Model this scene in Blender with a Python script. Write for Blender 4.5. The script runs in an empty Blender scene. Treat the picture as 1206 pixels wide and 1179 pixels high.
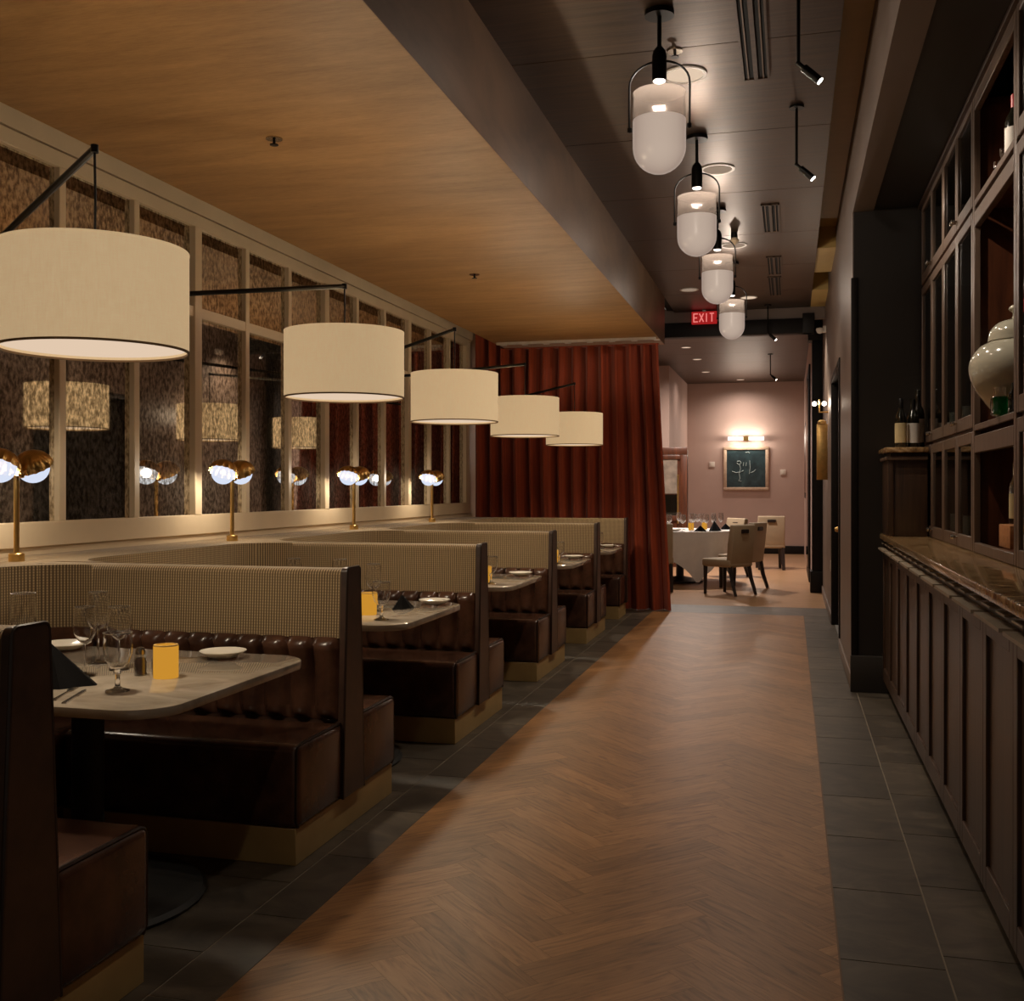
import bpy, bmesh, math, random
from mathutils import Vector, Matrix
random.seed(7)
PI = math.pi
S = bpy.context.scene
COL = S.collection

# ------------------------------------------------------------------ helpers
class MB:
    """collects shapes; build() links them as one mesh object with box-projected UVs"""
    def __init__(s): s.v = []; s.f = []; s.a = []
    def add(s, vs, fs, a=0.0):
        o = len(s.v); s.v += [tuple(p) for p in vs]
        s.f += [tuple(i + o for i in f) for f in fs]; s.a += [a] * len(fs); return s
    def box(s, x0, x1, y0, y1, z0, z1, a=0.0):
        x0, x1 = min(x0, x1), max(x0, x1); y0, y1 = min(y0, y1), max(y0, y1); z0, z1 = min(z0, z1), max(z0, z1)
        return s.add([(x0,y0,z0),(x1,y0,z0),(x1,y1,z0),(x0,y1,z0),(x0,y0,z1),(x1,y0,z1),(x1,y1,z1),(x0,y1,z1)],
                     [(0,3,2,1),(4,5,6,7),(0,1,5,4),(1,2,6,5),(2,3,7,6),(3,0,4,7)], a)
    def spin(s, prof, n=28, c=(0,0,0), sub=5):
        P = [Vector(p) for p in prof]; out = []
        for i in range(len(P)-1):
            a, b, cc, d = P[max(i-1,0)], P[i], P[i+1], P[min(i+2,len(P)-1)]
            for k in range(sub):
                t = k/sub
                q = .5*((2*b)+(cc-a)*t+(2*a-5*b+4*cc-d)*t*t+(3*b-a-3*cc+d)*t**3)
                out.append((max(q.x, 0), q.y))
        out.append(tuple(P[-1])); return s.lathe(out, n, c)
    def lathe(s, prof, n=28, c=(0,0,0), m=None, cap=True):
        """prof: list of (r, z)"""
        vs, fs = [], []
        for (r, z) in prof:
            for k in range(n):
                t = 2*PI*k/n
                p = Vector((r*math.cos(t), r*math.sin(t), z))
                if m is not None: p = m @ p
                vs.append((p.x+c[0], p.y+c[1], p.z+c[2]))
        for i in range(len(prof)-1):
            for k in range(n):
                fs.append((i*n+k, i*n+(k+1) % n, (i+1)*n+(k+1) % n, (i+1)*n+k))
        if cap:
            if prof[0][0] > 1e-5: fs.append(tuple(range(n-1, -1, -1)))
            if prof[-1][0] > 1e-5: fs.append(tuple((len(prof)-1)*n+k for k in range(n)))
        return s.add(vs, fs)
    def tube(s, path, r, n=8, closed=False, r2=None):
        P = [Vector(p) for p in path]; N = len(P); vs = []; fs = []
        up = None
        for i, p in enumerate(P):
            a = P[(i-1) % N] if (closed or i > 0) else p
            b = P[(i+1) % N] if (closed or i < N-1) else p
            t = (b-a).normalized()
            if up is None:
                up = Vector((0,0,1)) if abs(t.z) < .9 else Vector((1,0,0))
            x = t.cross(up).normalized(); y = x.cross(t).normalized(); up = y
            rr = r if r2 is None else r + (r2-r)*i/(N-1)
            for k in range(n):
                q = 2*PI*k/n
                vs.append(p + x*rr*math.cos(q) + y*rr*math.sin(q))
        M = N if closed else N-1
        for i in range(M):
            j = (i+1) % N
            for k in range(n): fs.append((i*n+k, i*n+(k+1) % n, j*n+(k+1) % n, j*n+k))
        if not closed:
            fs.append(tuple(range(n-1,-1,-1))); fs.append(tuple((N-1)*n+k for k in range(n)))
        return s.add(vs, fs)
    def prism(s, poly, axis, a, b):
        """poly: 2D points in the two other axes (in x,y,z order); extruded along axis from a to b"""
        def mk(p, t):
            return {'x': (t,p[0],p[1]), 'y': (p[0],t,p[1]), 'z': (p[0],p[1],t)}[axis]
        n = len(poly)
        vs = [mk(p,a) for p in poly] + [mk(p,b) for p in poly]
        fs = [tuple(range(n)), tuple(range(2*n-1,n-1,-1))] + [(i,(i+1)%n,(i+1)%n+n,i+n) for i in range(n)]
        return s.add(vs, fs)
    def build(s, name, mat, parent=None, smooth=True, bevel=0, segs=2, norm=True, ang=38, keepuv=None):
        me = bpy.data.meshes.new(name)
        me.from_pydata(s.v, [], s.f)
        at = me.attributes.new('tone', 'FLOAT', 'FACE')
        at.data.foreach_set('value', s.a)
        bm = bmesh.new(); bm.from_mesh(me)
        if norm: bmesh.ops.recalc_face_normals(bm, faces=bm.faces)
        if bevel:
            ed = [e for e in bm.edges if len(e.link_faces) == 2 and e.calc_face_angle(0) > .5]
            bmesh.ops.bevel(bm, geom=ed, offset=bevel, segments=segs, affect='EDGES', profile=.5, clamp_overlap=True)
        uv = bm.loops.layers.uv.new('UVMap')
        for f in bm.faces:
            n = f.normal
            for l in f.loops:
                c = l.vert.co
                if abs(n.z) > .75: l[uv].uv = (c.x, c.y)
                elif abs(n.y) >= abs(n.x): l[uv].uv = (c.x, c.z)
                else: l[uv].uv = (c.y, c.z)
        bm.to_mesh(me); bm.free()
        if smooth:
            me.polygons.foreach_set('use_smooth', [True]*len(me.polygons))
            me.set_sharp_from_angle(angle=math.radians(ang))
        me.materials.append(mat)
        o = bpy.data.objects.new(name, me); COL.objects.link(o)
        if parent is not None: o.parent = parent
        return o

def tag(o, label, cat, group=None):
    o['label'] = label; o['category'] = cat
    if group: o['group'] = group
    return o
def thing(name, label, cat, loc=(0,0,0), rz=0, group=None):
    o = bpy.data.objects.new(name, None); COL.objects.link(o)
    o.empty_display_size = .1
    o.location = loc; o.rotation_euler = (0,0,rz)
    return tag(o, label, cat, group)
def struct(o):
    o['kind'] = 'structure'; return o
def dup(root, loc, label, rz=None, group=None):
    def cp(o, par):
        c = o.copy(); COL.objects.link(c); c.parent = par
        for ch in list(o.children): cp(ch, c)
        return c
    r = cp(root, None)
    r.location = loc
    if rz is not None: r.rotation_euler = (0,0,rz)
    if label: r['label'] = label
    if group: r['group'] = group
    return r
def light(kind, loc, energy, col, size=.05, spot=None, rot=None, blend=.5, parent=None):
    d = bpy.data.lights.new('lamp_light', kind); d.energy = energy; d.color = col
    if kind in ('POINT', 'SPOT'): d.shadow_soft_size = size
    if kind == 'SPOT': d.spot_size = spot; d.spot_blend = blend
    o = bpy.data.objects.new('lamp_light', d); COL.objects.link(o); o.location = loc
    if rot: o.rotation_euler = rot
    if parent is not None: o.parent = parent
    return o

# ------------------------------------------------------------------ materials
def lin(c):
    return tuple(((x/255)/12.92 if x/255 <= .04045 else ((x/255+.055)/1.055)**2.4) for x in c) + (1,)
class NT:
    def __init__(s, name):
        s.m = bpy.data.materials.new(name); s.m.use_nodes = True
        s.t = s.m.node_tree; s.t.nodes.clear()
        s.out = s.t.nodes.new('ShaderNodeOutputMaterial')
    def n(s, typ, **kw):
        nd = s.t.nodes.new(typ)
        for k, v in kw.items():
            if k.startswith('i_'):
                key = k[2:]; key = int(key) if key.isdigit() else key.replace('_', ' ')
                nd.inputs[key].default_value = v
            else: setattr(nd, k, v)
        return nd
    def l(s, a, b): s.t.links.new(a, b)
    def bsdf(s, col=(.5,.5,.5,1), rough=.5, metal=0, emit=None, es=0, coat=0, spec=.5, sheen=0):
        b = s.n('ShaderNodeBsdfPrincipled')
        b.inputs['Base Color'].default_value = col; b.inputs['Roughness'].default_value = rough
        b.inputs['Metallic'].default_value = metal; b.inputs['Coat Weight'].default_value = coat
        b.inputs['Specular IOR Level'].default_value = spec
        b.inputs['Sheen Weight'].default_value = sheen
        if emit: b.inputs['Emission Color'].default_value = emit; b.inputs['Emission Strength'].default_value = es
        s.l(b.outputs[0], s.out.inputs[0]); s.b = b
        return b
    def coords(s, kind='Object', scale=(1,1,1), rot=(0,0,0)):
        tc = s.n('ShaderNodeTexCoord'); mp = s.n('ShaderNodeMapping')
        mp.inputs['Scale'].default_value = scale; mp.inputs['Rotation'].default_value = rot
        s.l(tc.outputs[kind], mp.inputs[0]); return mp.outputs[0]
    def noise(s, vec, scale=5, detail=4, rough=.55, dist=0):
        nd = s.n('ShaderNodeTexNoise'); nd.inputs['Scale'].default_value = scale; nd.inputs['Detail'].default_value = detail
        nd.inputs['Roughness'].default_value = rough; nd.inputs['Distortion'].default_value = dist
        s.l(vec, nd.inputs['Vector']); return nd.outputs['Fac']
    def ramp(s, fac, stops):
        r = s.n('ShaderNodeValToRGB'); e = r.color_ramp.elements
        while len(e) < len(stops): e.new(.5)
        for el, (p, c) in zip(e, stops): el.position = p; el.color = c
        s.l(fac, r.inputs[0]); return r.outputs[0]
    def math(s, op, a, b=None, c=None):
        m = s.n('ShaderNodeMath', operation=op)
        for i, x in enumerate((a, b, c)):
            if x is None: continue
            if isinstance(x, (int, float)): m.inputs[i].default_value = x
            else: s.l(x, m.inputs[i])
        return m.outputs[0]
    def mix(s, fac, a, b, typ='MIX'):
        m = s.n('ShaderNodeMix', data_type='RGBA', blend_type=typ)
        for k, x in ((0, fac), (6, a), (7, b)):
            if isinstance(x, (int, float)): m.inputs[k].default_value = x
            elif isinstance(x, tuple): m.inputs[k].default_value = x
            else: s.l(x, m.inputs[k])
        return m.outputs[2]
    def bump(s, h, strength=.2, dist=.01):
        b = s.n('ShaderNodeBump'); b.inputs['Strength'].default_value = strength; b.inputs['Distance'].default_value = dist
        s.l(h, b.inputs['Height']); s.l(b.outputs[0], s.b.inputs['Normal'])

def plain(name, c, rough=.5, metal=0, coat=0, spec=.5, var=.12, vs=9, bump=0):
    t = NT(name); b = t.bsdf(lin(c), rough, metal, coat=coat, spec=spec)
    v = t.noise(t.coords(), vs, 4)
    d = tuple(x*(1-var) for x in lin(c)[:3])+(1,); e = tuple(min(1, x*(1+var)) for x in lin(c)[:3])+(1,)
    t.l(t.ramp(v, [(.3, d), (.7, e)]), b.inputs['Base Color'])
    if bump: t.bump(t.noise(t.coords(), vs*14, 3), bump, .003)
    return t.m
def emis(name, c, strength):
    t = NT(name); e = t.n('ShaderNodeEmission'); e.inputs[0].default_value = lin(c); e.inputs[1].default_value = strength
    t.l(e.outputs[0], t.out.inputs[0]); return t.m
def wood(name, dark, light_, scale=(2,30,30), rough=.4, kind='Object', coat=0):
    t = NT(name); b = t.bsdf(rough=rough, coat=coat)
    v = t.noise(t.coords(kind, scale), 1.6, 6, .6, .6)
    t.l(t.ramp(v, [(.28, lin(dark)), (.72, lin(light_))]), b.inputs['Base Color'])
    t.bump(v, .08, .004)
    return t.m
def glass(name, tint=(1,1,1,1), facing=.35, rough=.02, base=.0):
    t = NT(name)
    tr = t.n('ShaderNodeBsdfTransparent'); tr.inputs[0].default_value = tint
    gl = t.n('ShaderNodeBsdfGlossy'); gl.inputs['Roughness'].default_value = rough
    lw = t.n('ShaderNodeLayerWeight'); lw.inputs[0].default_value = facing
    f = t.math('MULTIPLY_ADD', lw.outputs['Facing'], .75, base)
    mx = t.n('ShaderNodeMixShader'); t.l(f, mx.inputs[0]); t.l(tr.outputs[0], mx.inputs[1]); t.l(gl.outputs[0], mx.inputs[2])
    t.l(mx.outputs[0], t.out.inputs[0]); return t.m

M = {}
def mk_materials():
    # herringbone planks: tone per plank, grain along the plank (attribute uv)
    t = NT('oak_planks'); b = t.bsdf(rough=.38)
    a = t.n('ShaderNodeAttribute', attribute_name='tone')
    uvn = t.n('ShaderNodeUVMap'); uvn.uv_map = 'grain'
    mp = t.n('ShaderNodeMapping'); mp.inputs['Scale'].default_value = (2.0, 17, 1); t.l(uvn.outputs[0], mp.inputs[0])
    off = t.n('ShaderNodeVectorMath', operation='ADD'); t.l(mp.outputs[0], off.inputs[0])
    cmb = t.n('ShaderNodeCombineXYZ'); t.l(t.math('MULTIPLY', a.outputs['Fac'], 37.0), cmb.inputs[0]); t.l(t.math('MULTIPLY', a.outputs['Fac'], 91.0), cmb.inputs[2])
    t.l(cmb.outputs[0], off.inputs[1])
    g = t.noise(off.outputs[0], 1.5, 6, .6, 2.2)
    c1 = t.ramp(g, [(.3, lin((104,70,40))), (.5, lin((142,102,64))), (.75, lin((160,119,78)))])
    c2 = t.ramp(a.outputs['Fac'], [(0, (.72,.70,.68,1)), (1, (1.08,1.06,1.04,1))])
    t.l(t.mix(1.0, c1, c2, 'MULTIPLY'), b.inputs['Base Color'])
    t.bump(g, .05, .003); M['planks'] = t.m
    # slate
    t = NT('slate_tile'); b = t.bsdf(rough=.42)
    a = t.n('ShaderNodeAttribute', attribute_name='tone')
    v = t.noise(t.coords(scale=(1,1.6,1)), 3.4, 9, .62, 1.2)
    c1 = t.ramp(v, [(.3, lin((56,49,42))), (.55, lin((82,73,62))), (.74, lin((108,97,83)))])
    c2 = t.ramp(a.outputs['Fac'], [(0, (.8,.8,.8,1)), (1, (1.12,1.1,1.08,1))])
    t.l(t.mix(1.0, c1, c2, 'MULTIPLY'), b.inputs['Base Color']); t.bump(v, .12, .006); M['slate'] = t.m
    M['grout'] = plain('grout', (128,116,100), .8)
    M['subfloor'] = plain('dark_joint', (62,42,28), .8)
    M['oak_far'] = wood('pale_oak_boards', (150,112,80), (186,148,112), (1.2,14,10), .3)
    # veneer ceiling
    t = NT('veneer_ceiling'); b = t.bsdf(rough=.55)
    v = t.noise(t.coords(scale=(1.0,5.5,1), rot=(0,0,.35)), 1.5, 8, .6, .5)
    v2 = t.noise(t.coords(scale=(9,60,1), rot=(0,0,.35)), 2.0, 3, .6)
    c1 = t.ramp(v, [(.28, lin((138,99,56))), (.72, lin((178,135,85)))])
    t.l(t.mix(.22, c1, t.ramp(v2, [(.3, lin((120,84,46))), (.7, lin((196,150,96)))])), b.inputs['Base Color']); M['veneer'] = t.m
    # burnished dark ceiling
    t = NT('burnished_ceiling'); b = t.bsdf(rough=.42, metal=.85)
    v = t.noise(t.coords(scale=(1.2,14,1)), 1.6, 7, .62, .4)
    t.l(t.ramp(v, [(.25, lin((56,43,34))), (.75, lin((98,78,63)))]), b.inputs['Base Color'])
    rr = t.n('ShaderNodeMapRange'); rr.inputs[3].default_value = .33; rr.inputs[4].default_value = .52; t.l(v, rr.inputs[0]); t.l(rr.outputs[0], b.inputs['Roughness'])
    t.bump(v, .10, .01); M['burnish'] = t.m
    t = NT('mottled_bronze_plaster'); b = t.bsdf(rough=.45, metal=.25)
    v = t.noise(t.coords(scale=(1,.7,1.6)), 1.7, 7, .6, .8)
    t.l(t.ramp(v, [(.3, lin((84,62,44))), (.7, lin((118,90,66)))]), b.inputs['Base Color']); M['bronze'] = t.m
    M['greywall'] = plain('warm_grey_plaster', (112,95,84), .48, var=.05, vs=3)
    M['darkwall'] = plain('charcoal_paint', (35,29,24), .5, var=.05, vs=3)
    M['pinkwall'] = plain('dusty_rose_paint', (180,154,142), .7, var=.04, vs=2)
    M['cream'] = plain('cream_trim_paint', (216,194,162), .42, var=.04, vs=4)
    M['cove'] = plain('cove_paint', (190,160,96), .6, var=.04)
    M['black'] = plain('black_metal', (20,18,17), .38, .6, var=.2)
    M['blackbase'] = plain('black_cast_iron', (16,15,14), .6, .0, var=.2)
    M['brass'] = plain('brushed_brass', (216,178,112), .3, 1.0, var=.12, vs=20)
    M['kick'] = plain('aged_brass_plate', (188,158,104), .45, .25, var=.15, vs=3)
    M['panereflection'] = plain('marbled_reflection_pane', (128,116,104), .3, var=.3, vs=8)  # whitish marbled reflection painted into the pane colour
    M['ledge'] = plain('highlight_grey_trim', (150,136,118), .4)  # pale grey standing in for highlights under the counter edge
    M['rail'] = plain('chrome_rail', (190,180,165), .25, 1)
    # leather
    for nm, ca, cb, ro in (('leather', (52,33,25), (94,62,46), .24), ('panel', (48,32,25), (76,52,40), .38)):
        t = NT('brown_'+nm); b = t.bsdf(rough=ro, spec=.55)
        v = t.noise(t.coords(), 7, 6, .6); t.l(t.ramp(v, [(.3, lin(ca)), (.7, lin(cb))]), b.inputs['Base Color'])
        vo = t.n('ShaderNodeTexVoronoi'); vo.inputs['Scale'].default_value = 240; t.l(t.coords(), vo.inputs['Vector'])
        t.bump(vo.outputs['Distance'], .12, .001); M[nm] = t.m
    M['piping'] = plain('dark_piping', (40,26,20), .35)
    # houndstooth-like weave
    t = NT('checked_weave'); b = t.bsdf(rough=.85, sheen=.15)
    uvn = t.n('ShaderNodeUVMap'); uvn.uv_map = 'UVMap'
    sp = t.n('ShaderNodeSeparateXYZ'); t.l(uvn.outputs[0], sp.inputs[0])
    def tri(x, k):
        f = t.math('FRACT', t.math('MULTIPLY', x, k)); return t.math('ABSOLUTE', t.math('SUBTRACT', f, .5))
    u = tri(sp.outputs[0], 82.0); w = tri(sp.outputs[1], 82.0)
    su = t.math('GREATER_THAN', u, .27); sw = t.math('GREATER_THAN', w, .30)
    f = t.math('MULTIPLY', su, t.math('MULTIPLY_ADD', sw, .55, .45))
    nz = t.noise(t.coords('UV', (6,1,1)), 16, 3)
    cA = t.mix(f, lin((98,80,57)), lin((216,186,140)))
    t.l(t.mix(t.math('MULTIPLY', nz, .45), cA, lin((120,96,66))), b.inputs['Base Color']); M['weave'] = t.m
    # antique mirror
    t = NT('antique_mirror'); b = t.bsdf(rough=.03, metal=.96)
    co = t.coords(scale=(1,1,.6))
    v = t.noise(co, 42, 3, .6); v2 = t.noise(co, 3.5, 3, .6)
    f = t.math('ADD', t.math('MULTIPLY', v, .75), t.math('MULTIPLY', v2, .25))
    t.l(t.ramp(f, [(.40, (.24,.20,.15,1)), (.50, (.56,.49,.39,1)), (.60, (.92,.84,.70,1))]), b.inputs['Base Color'])
    M['mirror'] = t.m
    # marble
    t = NT('grey_marble'); b = t.bsdf(rough=.025, coat=.0, spec=.9)
    v = t.noise(t.coords(scale=(1,1.3,1)), 3, 9, .6, 1.8)
    t.l(t.ramp(v, [(.3, lin((128,116,102))), (.5, lin((154,142,126))), (.7, lin((172,160,145)))]), b.inputs['Base Color']); M['marble'] = t.m
    t = NT('brown_granite'); b = t.bsdf(rough=.14, coat=.3)
    v = t.noise(t.coords(scale=(1,1,1)), 14, 9, .7, 1.0)
    t.l(t.ramp(v, [(.33, lin((84,64,42))), (.5, lin((158,124,84))), (.64, lin((208,176,132)))]), b.inputs['Base Color']); M['granite'] = t.m
    # linen lit shade
    t = NT('lit_linen_shade'); b = t.bsdf(lin((205,185,150)), .9)
    v = t.noise(t.coords(scale=(60,60,5)), 4, 3, .7); v3 = t.noise(t.coords(scale=(6,6,120)), 4, 3, .7)
    vv = t.math('ADD', t.math('MULTIPLY', v, .5), t.math('MULTIPLY', v3, .5))
    t.l(t.ramp(vv, [(.3, lin((192,160,118))), (.7, lin((216,187,144)))]), b.inputs['Emission Color']); b.inputs['Emission Strength'].default_value = .70; M['shade'] = t.m
    M['shadehem'] = plain('linen_hem', (150,122,88), .8)
    M['diffuser'] = emis('lit_diffuser', (226,200,174), 1.0)
    M['bulb'] = emis('lit_bulb', (255,236,205), 6)
    t = NT('lit_opal_glass')
    e = t.n('ShaderNodeEmission'); e.inputs[0].default_value = lin((206,214,232)); e.inputs[1].default_value = 1.0
    tr = t.n('ShaderNodeBsdfTransparent'); mx = t.n('ShaderNodeAddShader')
    tr.inputs[0].default_value = (.12,.12,.12,1)
    t.l(e.outputs[0], mx.inputs[0]); t.l(tr.outputs[0], mx.inputs[1]); t.l(mx.outputs[0], t.out.inputs[0]); M['opal'] = t.m
    M['led'] = emis('lit_led', (255,240,225), 6)
    M['candle'] = emis('lit_wax_candle', (214,150,50), .85)
    M['candletop'] = plain('wax_rim', (190,150,80), .5)
    M['tube'] = emis('lit_tube_glass', (240,236,225), 2.2)
    M['exitred'] = emis('exit_panel_red', (158,30,30), 1.0)
    M['exitletter'] = emis('exit_letter_red', (238,122,116), 1.0)
    # frosted pendant glass: glows softly
    t = NT('frosted_lit_glass')
    e = t.n('ShaderNodeEmission')
    lw = t.n('ShaderNodeLayerWeight'); lw.inputs[0].default_value = .35
    t.l(t.ramp(lw.outputs['Facing'], [(0, lin((188,168,152))), (.45, lin((160,140,127))), (.8, lin((168,150,138))), (1, lin((214,198,186)))]), e.inputs[0])
    e.inputs[1].default_value = 1.06
    gl = t.n('ShaderNodeBsdfGlossy'); gl.inputs['Roughness'].default_value = .3
    mx = t.n('ShaderNodeMixShader'); mx.inputs[0].default_value = .06
    t.l(e.outputs[0], mx.inputs[1]); t.l(gl.outputs[0], mx.inputs[2]); t.l(mx.outputs[0], t.out.inputs[0]); M['frost'] = t.m
    M['clear'] = glass('clear_glass', (.96,.95,.94,1), .45, .16, .10)
    t = NT('blown_glass'); b = t.bsdf((1,1,1,1), .0); b.inputs['Transmission Weight'].default_value = 1; b.inputs['IOR'].default_value = 1.46; M['blown'] = t.m
    M['rim'] = glass('glass_rim', (.9,.9,.88,1), .5, .25, .45)
    M['pendclear'] = glass('smoky_clear_glass', (.80,.75,.71,1), .4, .12, .08)
    t = NT('hazy_collar_glass'); tr = t.n('ShaderNodeBsdfTransparent'); tr.inputs[0].default_value = (.85,.8,.77,1)
    tl = t.n('ShaderNodeBsdfTranslucent'); tl.inputs[0].default_value = (.8,.72,.66,1); gl = t.n('ShaderNodeBsdfGlossy'); gl.inputs['Roughness'].default_value = .15
    m1 = t.n('ShaderNodeMixShader'); m1.inputs[0].default_value = .03; t.l(tr.outputs[0], m1.inputs[1]); t.l(tl.outputs[0], m1.inputs[2])
    lw = t.n('ShaderNodeLayerWeight'); lw.inputs[0].default_value = .3
    m2 = t.n('ShaderNodeMixShader'); t.l(t.math('MULTIPLY', lw.outputs['Facing'], .5), m2.inputs[0]); t.l(m1.outputs[0], m2.inputs[1]); t.l(gl.outputs[0], m2.inputs[2]); t.l(m2.outputs[0], t.out.inputs[0]); M['pendclear'] = t.m
    M['pane'] = glass('cabinet_pane_glass', (.75,.78,.76,1), .3, .03, .03)
    M['green'] = glass('green_glass', (.08,.55,.26,1), .3, .05, .06)
    # velvet
    t = NT('rust_velvet'); b = t.bsdf(rough=.7, sheen=.12)
    v = t.noise(t.coords(scale=(14,14,.5)), 2, 5, .6)
    t.l(t.ramp(v, [(.3, lin((122,43,15))), (.7, lin((166,67,28)))]), b.inputs['Base Color']); M['velvet'] = t.m
    M['cabwood'] = wood('walnut_stain', (44,30,21), (76,54,40), (22,22,1.4), .34)
    M['cabwood2'] = wood('walnut_frame', (78,61,50), (110,90,76), (22,22,1.4), .36)
    M['redwood'] = wood('red_brown_wood', (58,30,18), (98,54,32), (10,10,1.4), .35)
    M['porcelain'] = plain('white_porcelain', (214,206,192), .2, var=.03)
    M['celadon'] = plain('cream_celadon_glaze', (196,190,170), .12, var=.06, vs=5, coat=.4)
    M['napkin'] = plain('black_linen', (13,11,11), .9, spec=.1, bump=.2)
    M['steel'] = plain('flatware_steel', (170,160,150), .25, 1)
    M['linen'] = plain('white_tablecloth', (218,212,208), .8, var=.04, bump=.1)
    M['chairfab'] = plain('taupe_upholstery', (158,140,114), .75, var=.06, bump=.15)
    M['darkleg'] = plain('espresso_leg', (30,19,15), .4)
    M['bottle'] = plain('dark_bottle_glass', (18,17,12), .1, coat=.5)
    M['label'] = plain('cream_paper_label', (206,186,140), .7)
    M['whitelabel'] = plain('pale_paper_label', (214,206,196), .7)
    M['redfoil'] = plain('red_foil', (140,22,30), .35)
    M['boxwood'] = wood('pale_box_wood', (150,92,50), (192,132,80), (4,30,30), .5)
    M['peppercorn'] = plain('pepper_filling', (60,34,24), .7, var=.5, vs=90)
    M['salt'] = plain('salt_filling', (190,176,160), .8)
    M['plastic'] = plain('white_plastic', (206,194,182), .45)
    M['beamdark'] = plain('dark_beam_paint', (19,14,12), .5, spec=.25)
    M['cavity'] = plain('vent_slot_black', (8,7,6), .9)
    M['printedge'] = plain('white_ink_line', (150,164,162), .7)
    t = NT('teal_painting'); b = t.bsdf(rough=.35)
    v = t.noise(t.coords(scale=(1,1,1)), 3, 6, .65, .5)
    t.l(t.ramp(v, [(.3, lin((24,34,38))), (.55, lin((44,62,66))), (.75, lin((70,92,92)))]), b.inputs['Base Color']); M['teal'] = t.m
    M['framewood'] = wood('pale_frame_wood', (172,146,122), (200,174,150), (6,6,6), .45)
mk_materials()

# ------------------------------------------------------------------ shell
XA, XW = -1.815, -3.80            # aisle end of the booths, mirror wall plane
CY = [2.213, 4.203, 6.19, 8.18, 10.17, 12.05]   # the booth dividers
ZL, ZH = 3.22, 3.80               # low and high ceiling
XB = -1.50                        # face of the bulkhead
XR = 0.43                         # corridor wall on the other side

def tiles(x0, x1, y0, y1, nx, ly, off, name, inset=.003):
    m = MB(); mg = MB(); mg.box(x0, x1, y0, y1, -.03, -.002)
    w = (x1-x0)/nx
    for i in range(nx):
        y = y0 - (off if i % 2 == 0 else off + ly*.5) % ly
        while y < y1:
            a, b = max(y, y0), min(y+ly, y1)
            if b-a > .02: m.box(x0+i*w+inset, x0+(i+1)*w-inset, a+inset, b-inset, -.02, 0, random.random())
            y += ly
    o = struct(m.build(name, M['slate'])); g = mg.build('grout_bed', M['grout'], o)
    return o
tiles(-1.775, -1.572, -1.2, 12.42, 1, .60, .35, 'floor_slate_aisle')
tiles(-4.0, -1.775, -1.2, 12.42, 4, .60, .36, 'floor_slate_booth')
tiles(.146, .455, -1.2, 12.42, 1, .60, .2, 'floor_slate_side')
tiles(.455, 1.10, -1.2, 7.92, 2, .60, .1, 'floor_slate_cabinet')
tiles(-4.0, .455, 12.42, 13.25, 1, .83, 0, 'floor_slate_threshold')

# herringbone oak: every plank a quad, clipped to the runner
def herringbone():
    x0, x1, y0, y1 = -1.572, .146, -1.2, 12.42
    W, L = .125, .625
    quads = []
    n = int(L/W)
    r = math.sqrt(.5)
    def T(u, v): return ((u-v)*r, (u+v)*r)
    e = .00035
    for i in range(-70, 200):
        for j in range(-14, 26):
            u0 = i*W + j*L; v0 = i*W - j*L
            quads.append([T(u0+e, v0+e), T(u0+L-e, v0+e), T(u0+L-e, v0+W-e), T(u0+e, v0+W-e)])
            a = u0; b = v0 + W
            quads.append([T(a+e, b+e), T(a+W-e, b+e), T(a+W-e, b+L-e), T(a+e, b+L-e)])
    bm = bmesh.new(); tone = bm.faces.layers.float.new('tone'); uv = bm.loops.layers.uv.new('grain')
    cx = (x0+x1)/2
    for k, q in enumerate(quads):
        mx = sum(p[0] for p in q)/4 + cx; my = sum(p[1] for p in q)/4
        if not (x0-.5 < mx < x1+.5 and y0-.5 < my < y1+.5): continue
        f = bm.faces.new([bm.verts.new((p[0]+cx, p[1], 0)) for p in q]); f[tone] = random.random()
        long0 = k % 2 == 0
        c = [(0,0),(L,0),(L,W),(0,W)] if long0 else [(0,0),(0,W),(L,W),(L,0)]
        for l, w in zip(f.loops, c): l[uv].uv = w
    for co, no in (((x0,0,0),(-1,0,0)), ((x1,0,0),(1,0,0)), ((0,y0,0),(0,-1,0)), ((0,y1,0),(0,1,0))):
        bmesh.ops.bisect_plane(bm, geom=bm.verts[:]+bm.edges[:]+bm.faces[:], plane_co=co, plane_no=no, clear_outer=True)
    bmesh.ops.recalc_face_normals(bm, faces=bm.faces)
    for f in bm.faces:
        if f.normal.z < 0: f.normal_flip()
    me = bpy.data.meshes.new('floor_oak'); bm.to_mesh(me); bm.free(); me.materials.append(M['planks'])
    o = bpy.data.objects.new('floor_oak', me); COL.objects.link(o); struct(o)
    MB().box(x0, x1, y0, y1, -.03, -.0015).build('joint_bed', M['subfloor'], o)
    # slim metal edge strips between oak and slate
    MB().box(x1-.003, x1+.002, y0, y1, -.01, .0015).build('edge_strip', M['bronze'], o)
herringbone()
m = MB()
y = 13.25
while y < 24.2:
    x = -5 - random.random()
    while x < 2:
        m.box(x+.001, min(x+1.6, 2)-.001, y+.001, y+.139, -.02, 0, random.random()); x += 1.6
    y += .14
o = struct(m.build('floor_far_oak', M['oak_far'])); MB().box(-5, 2, 13.25, 24.2, -.03, -.002).build('joint_bed', M['subfloor'], o)

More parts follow.
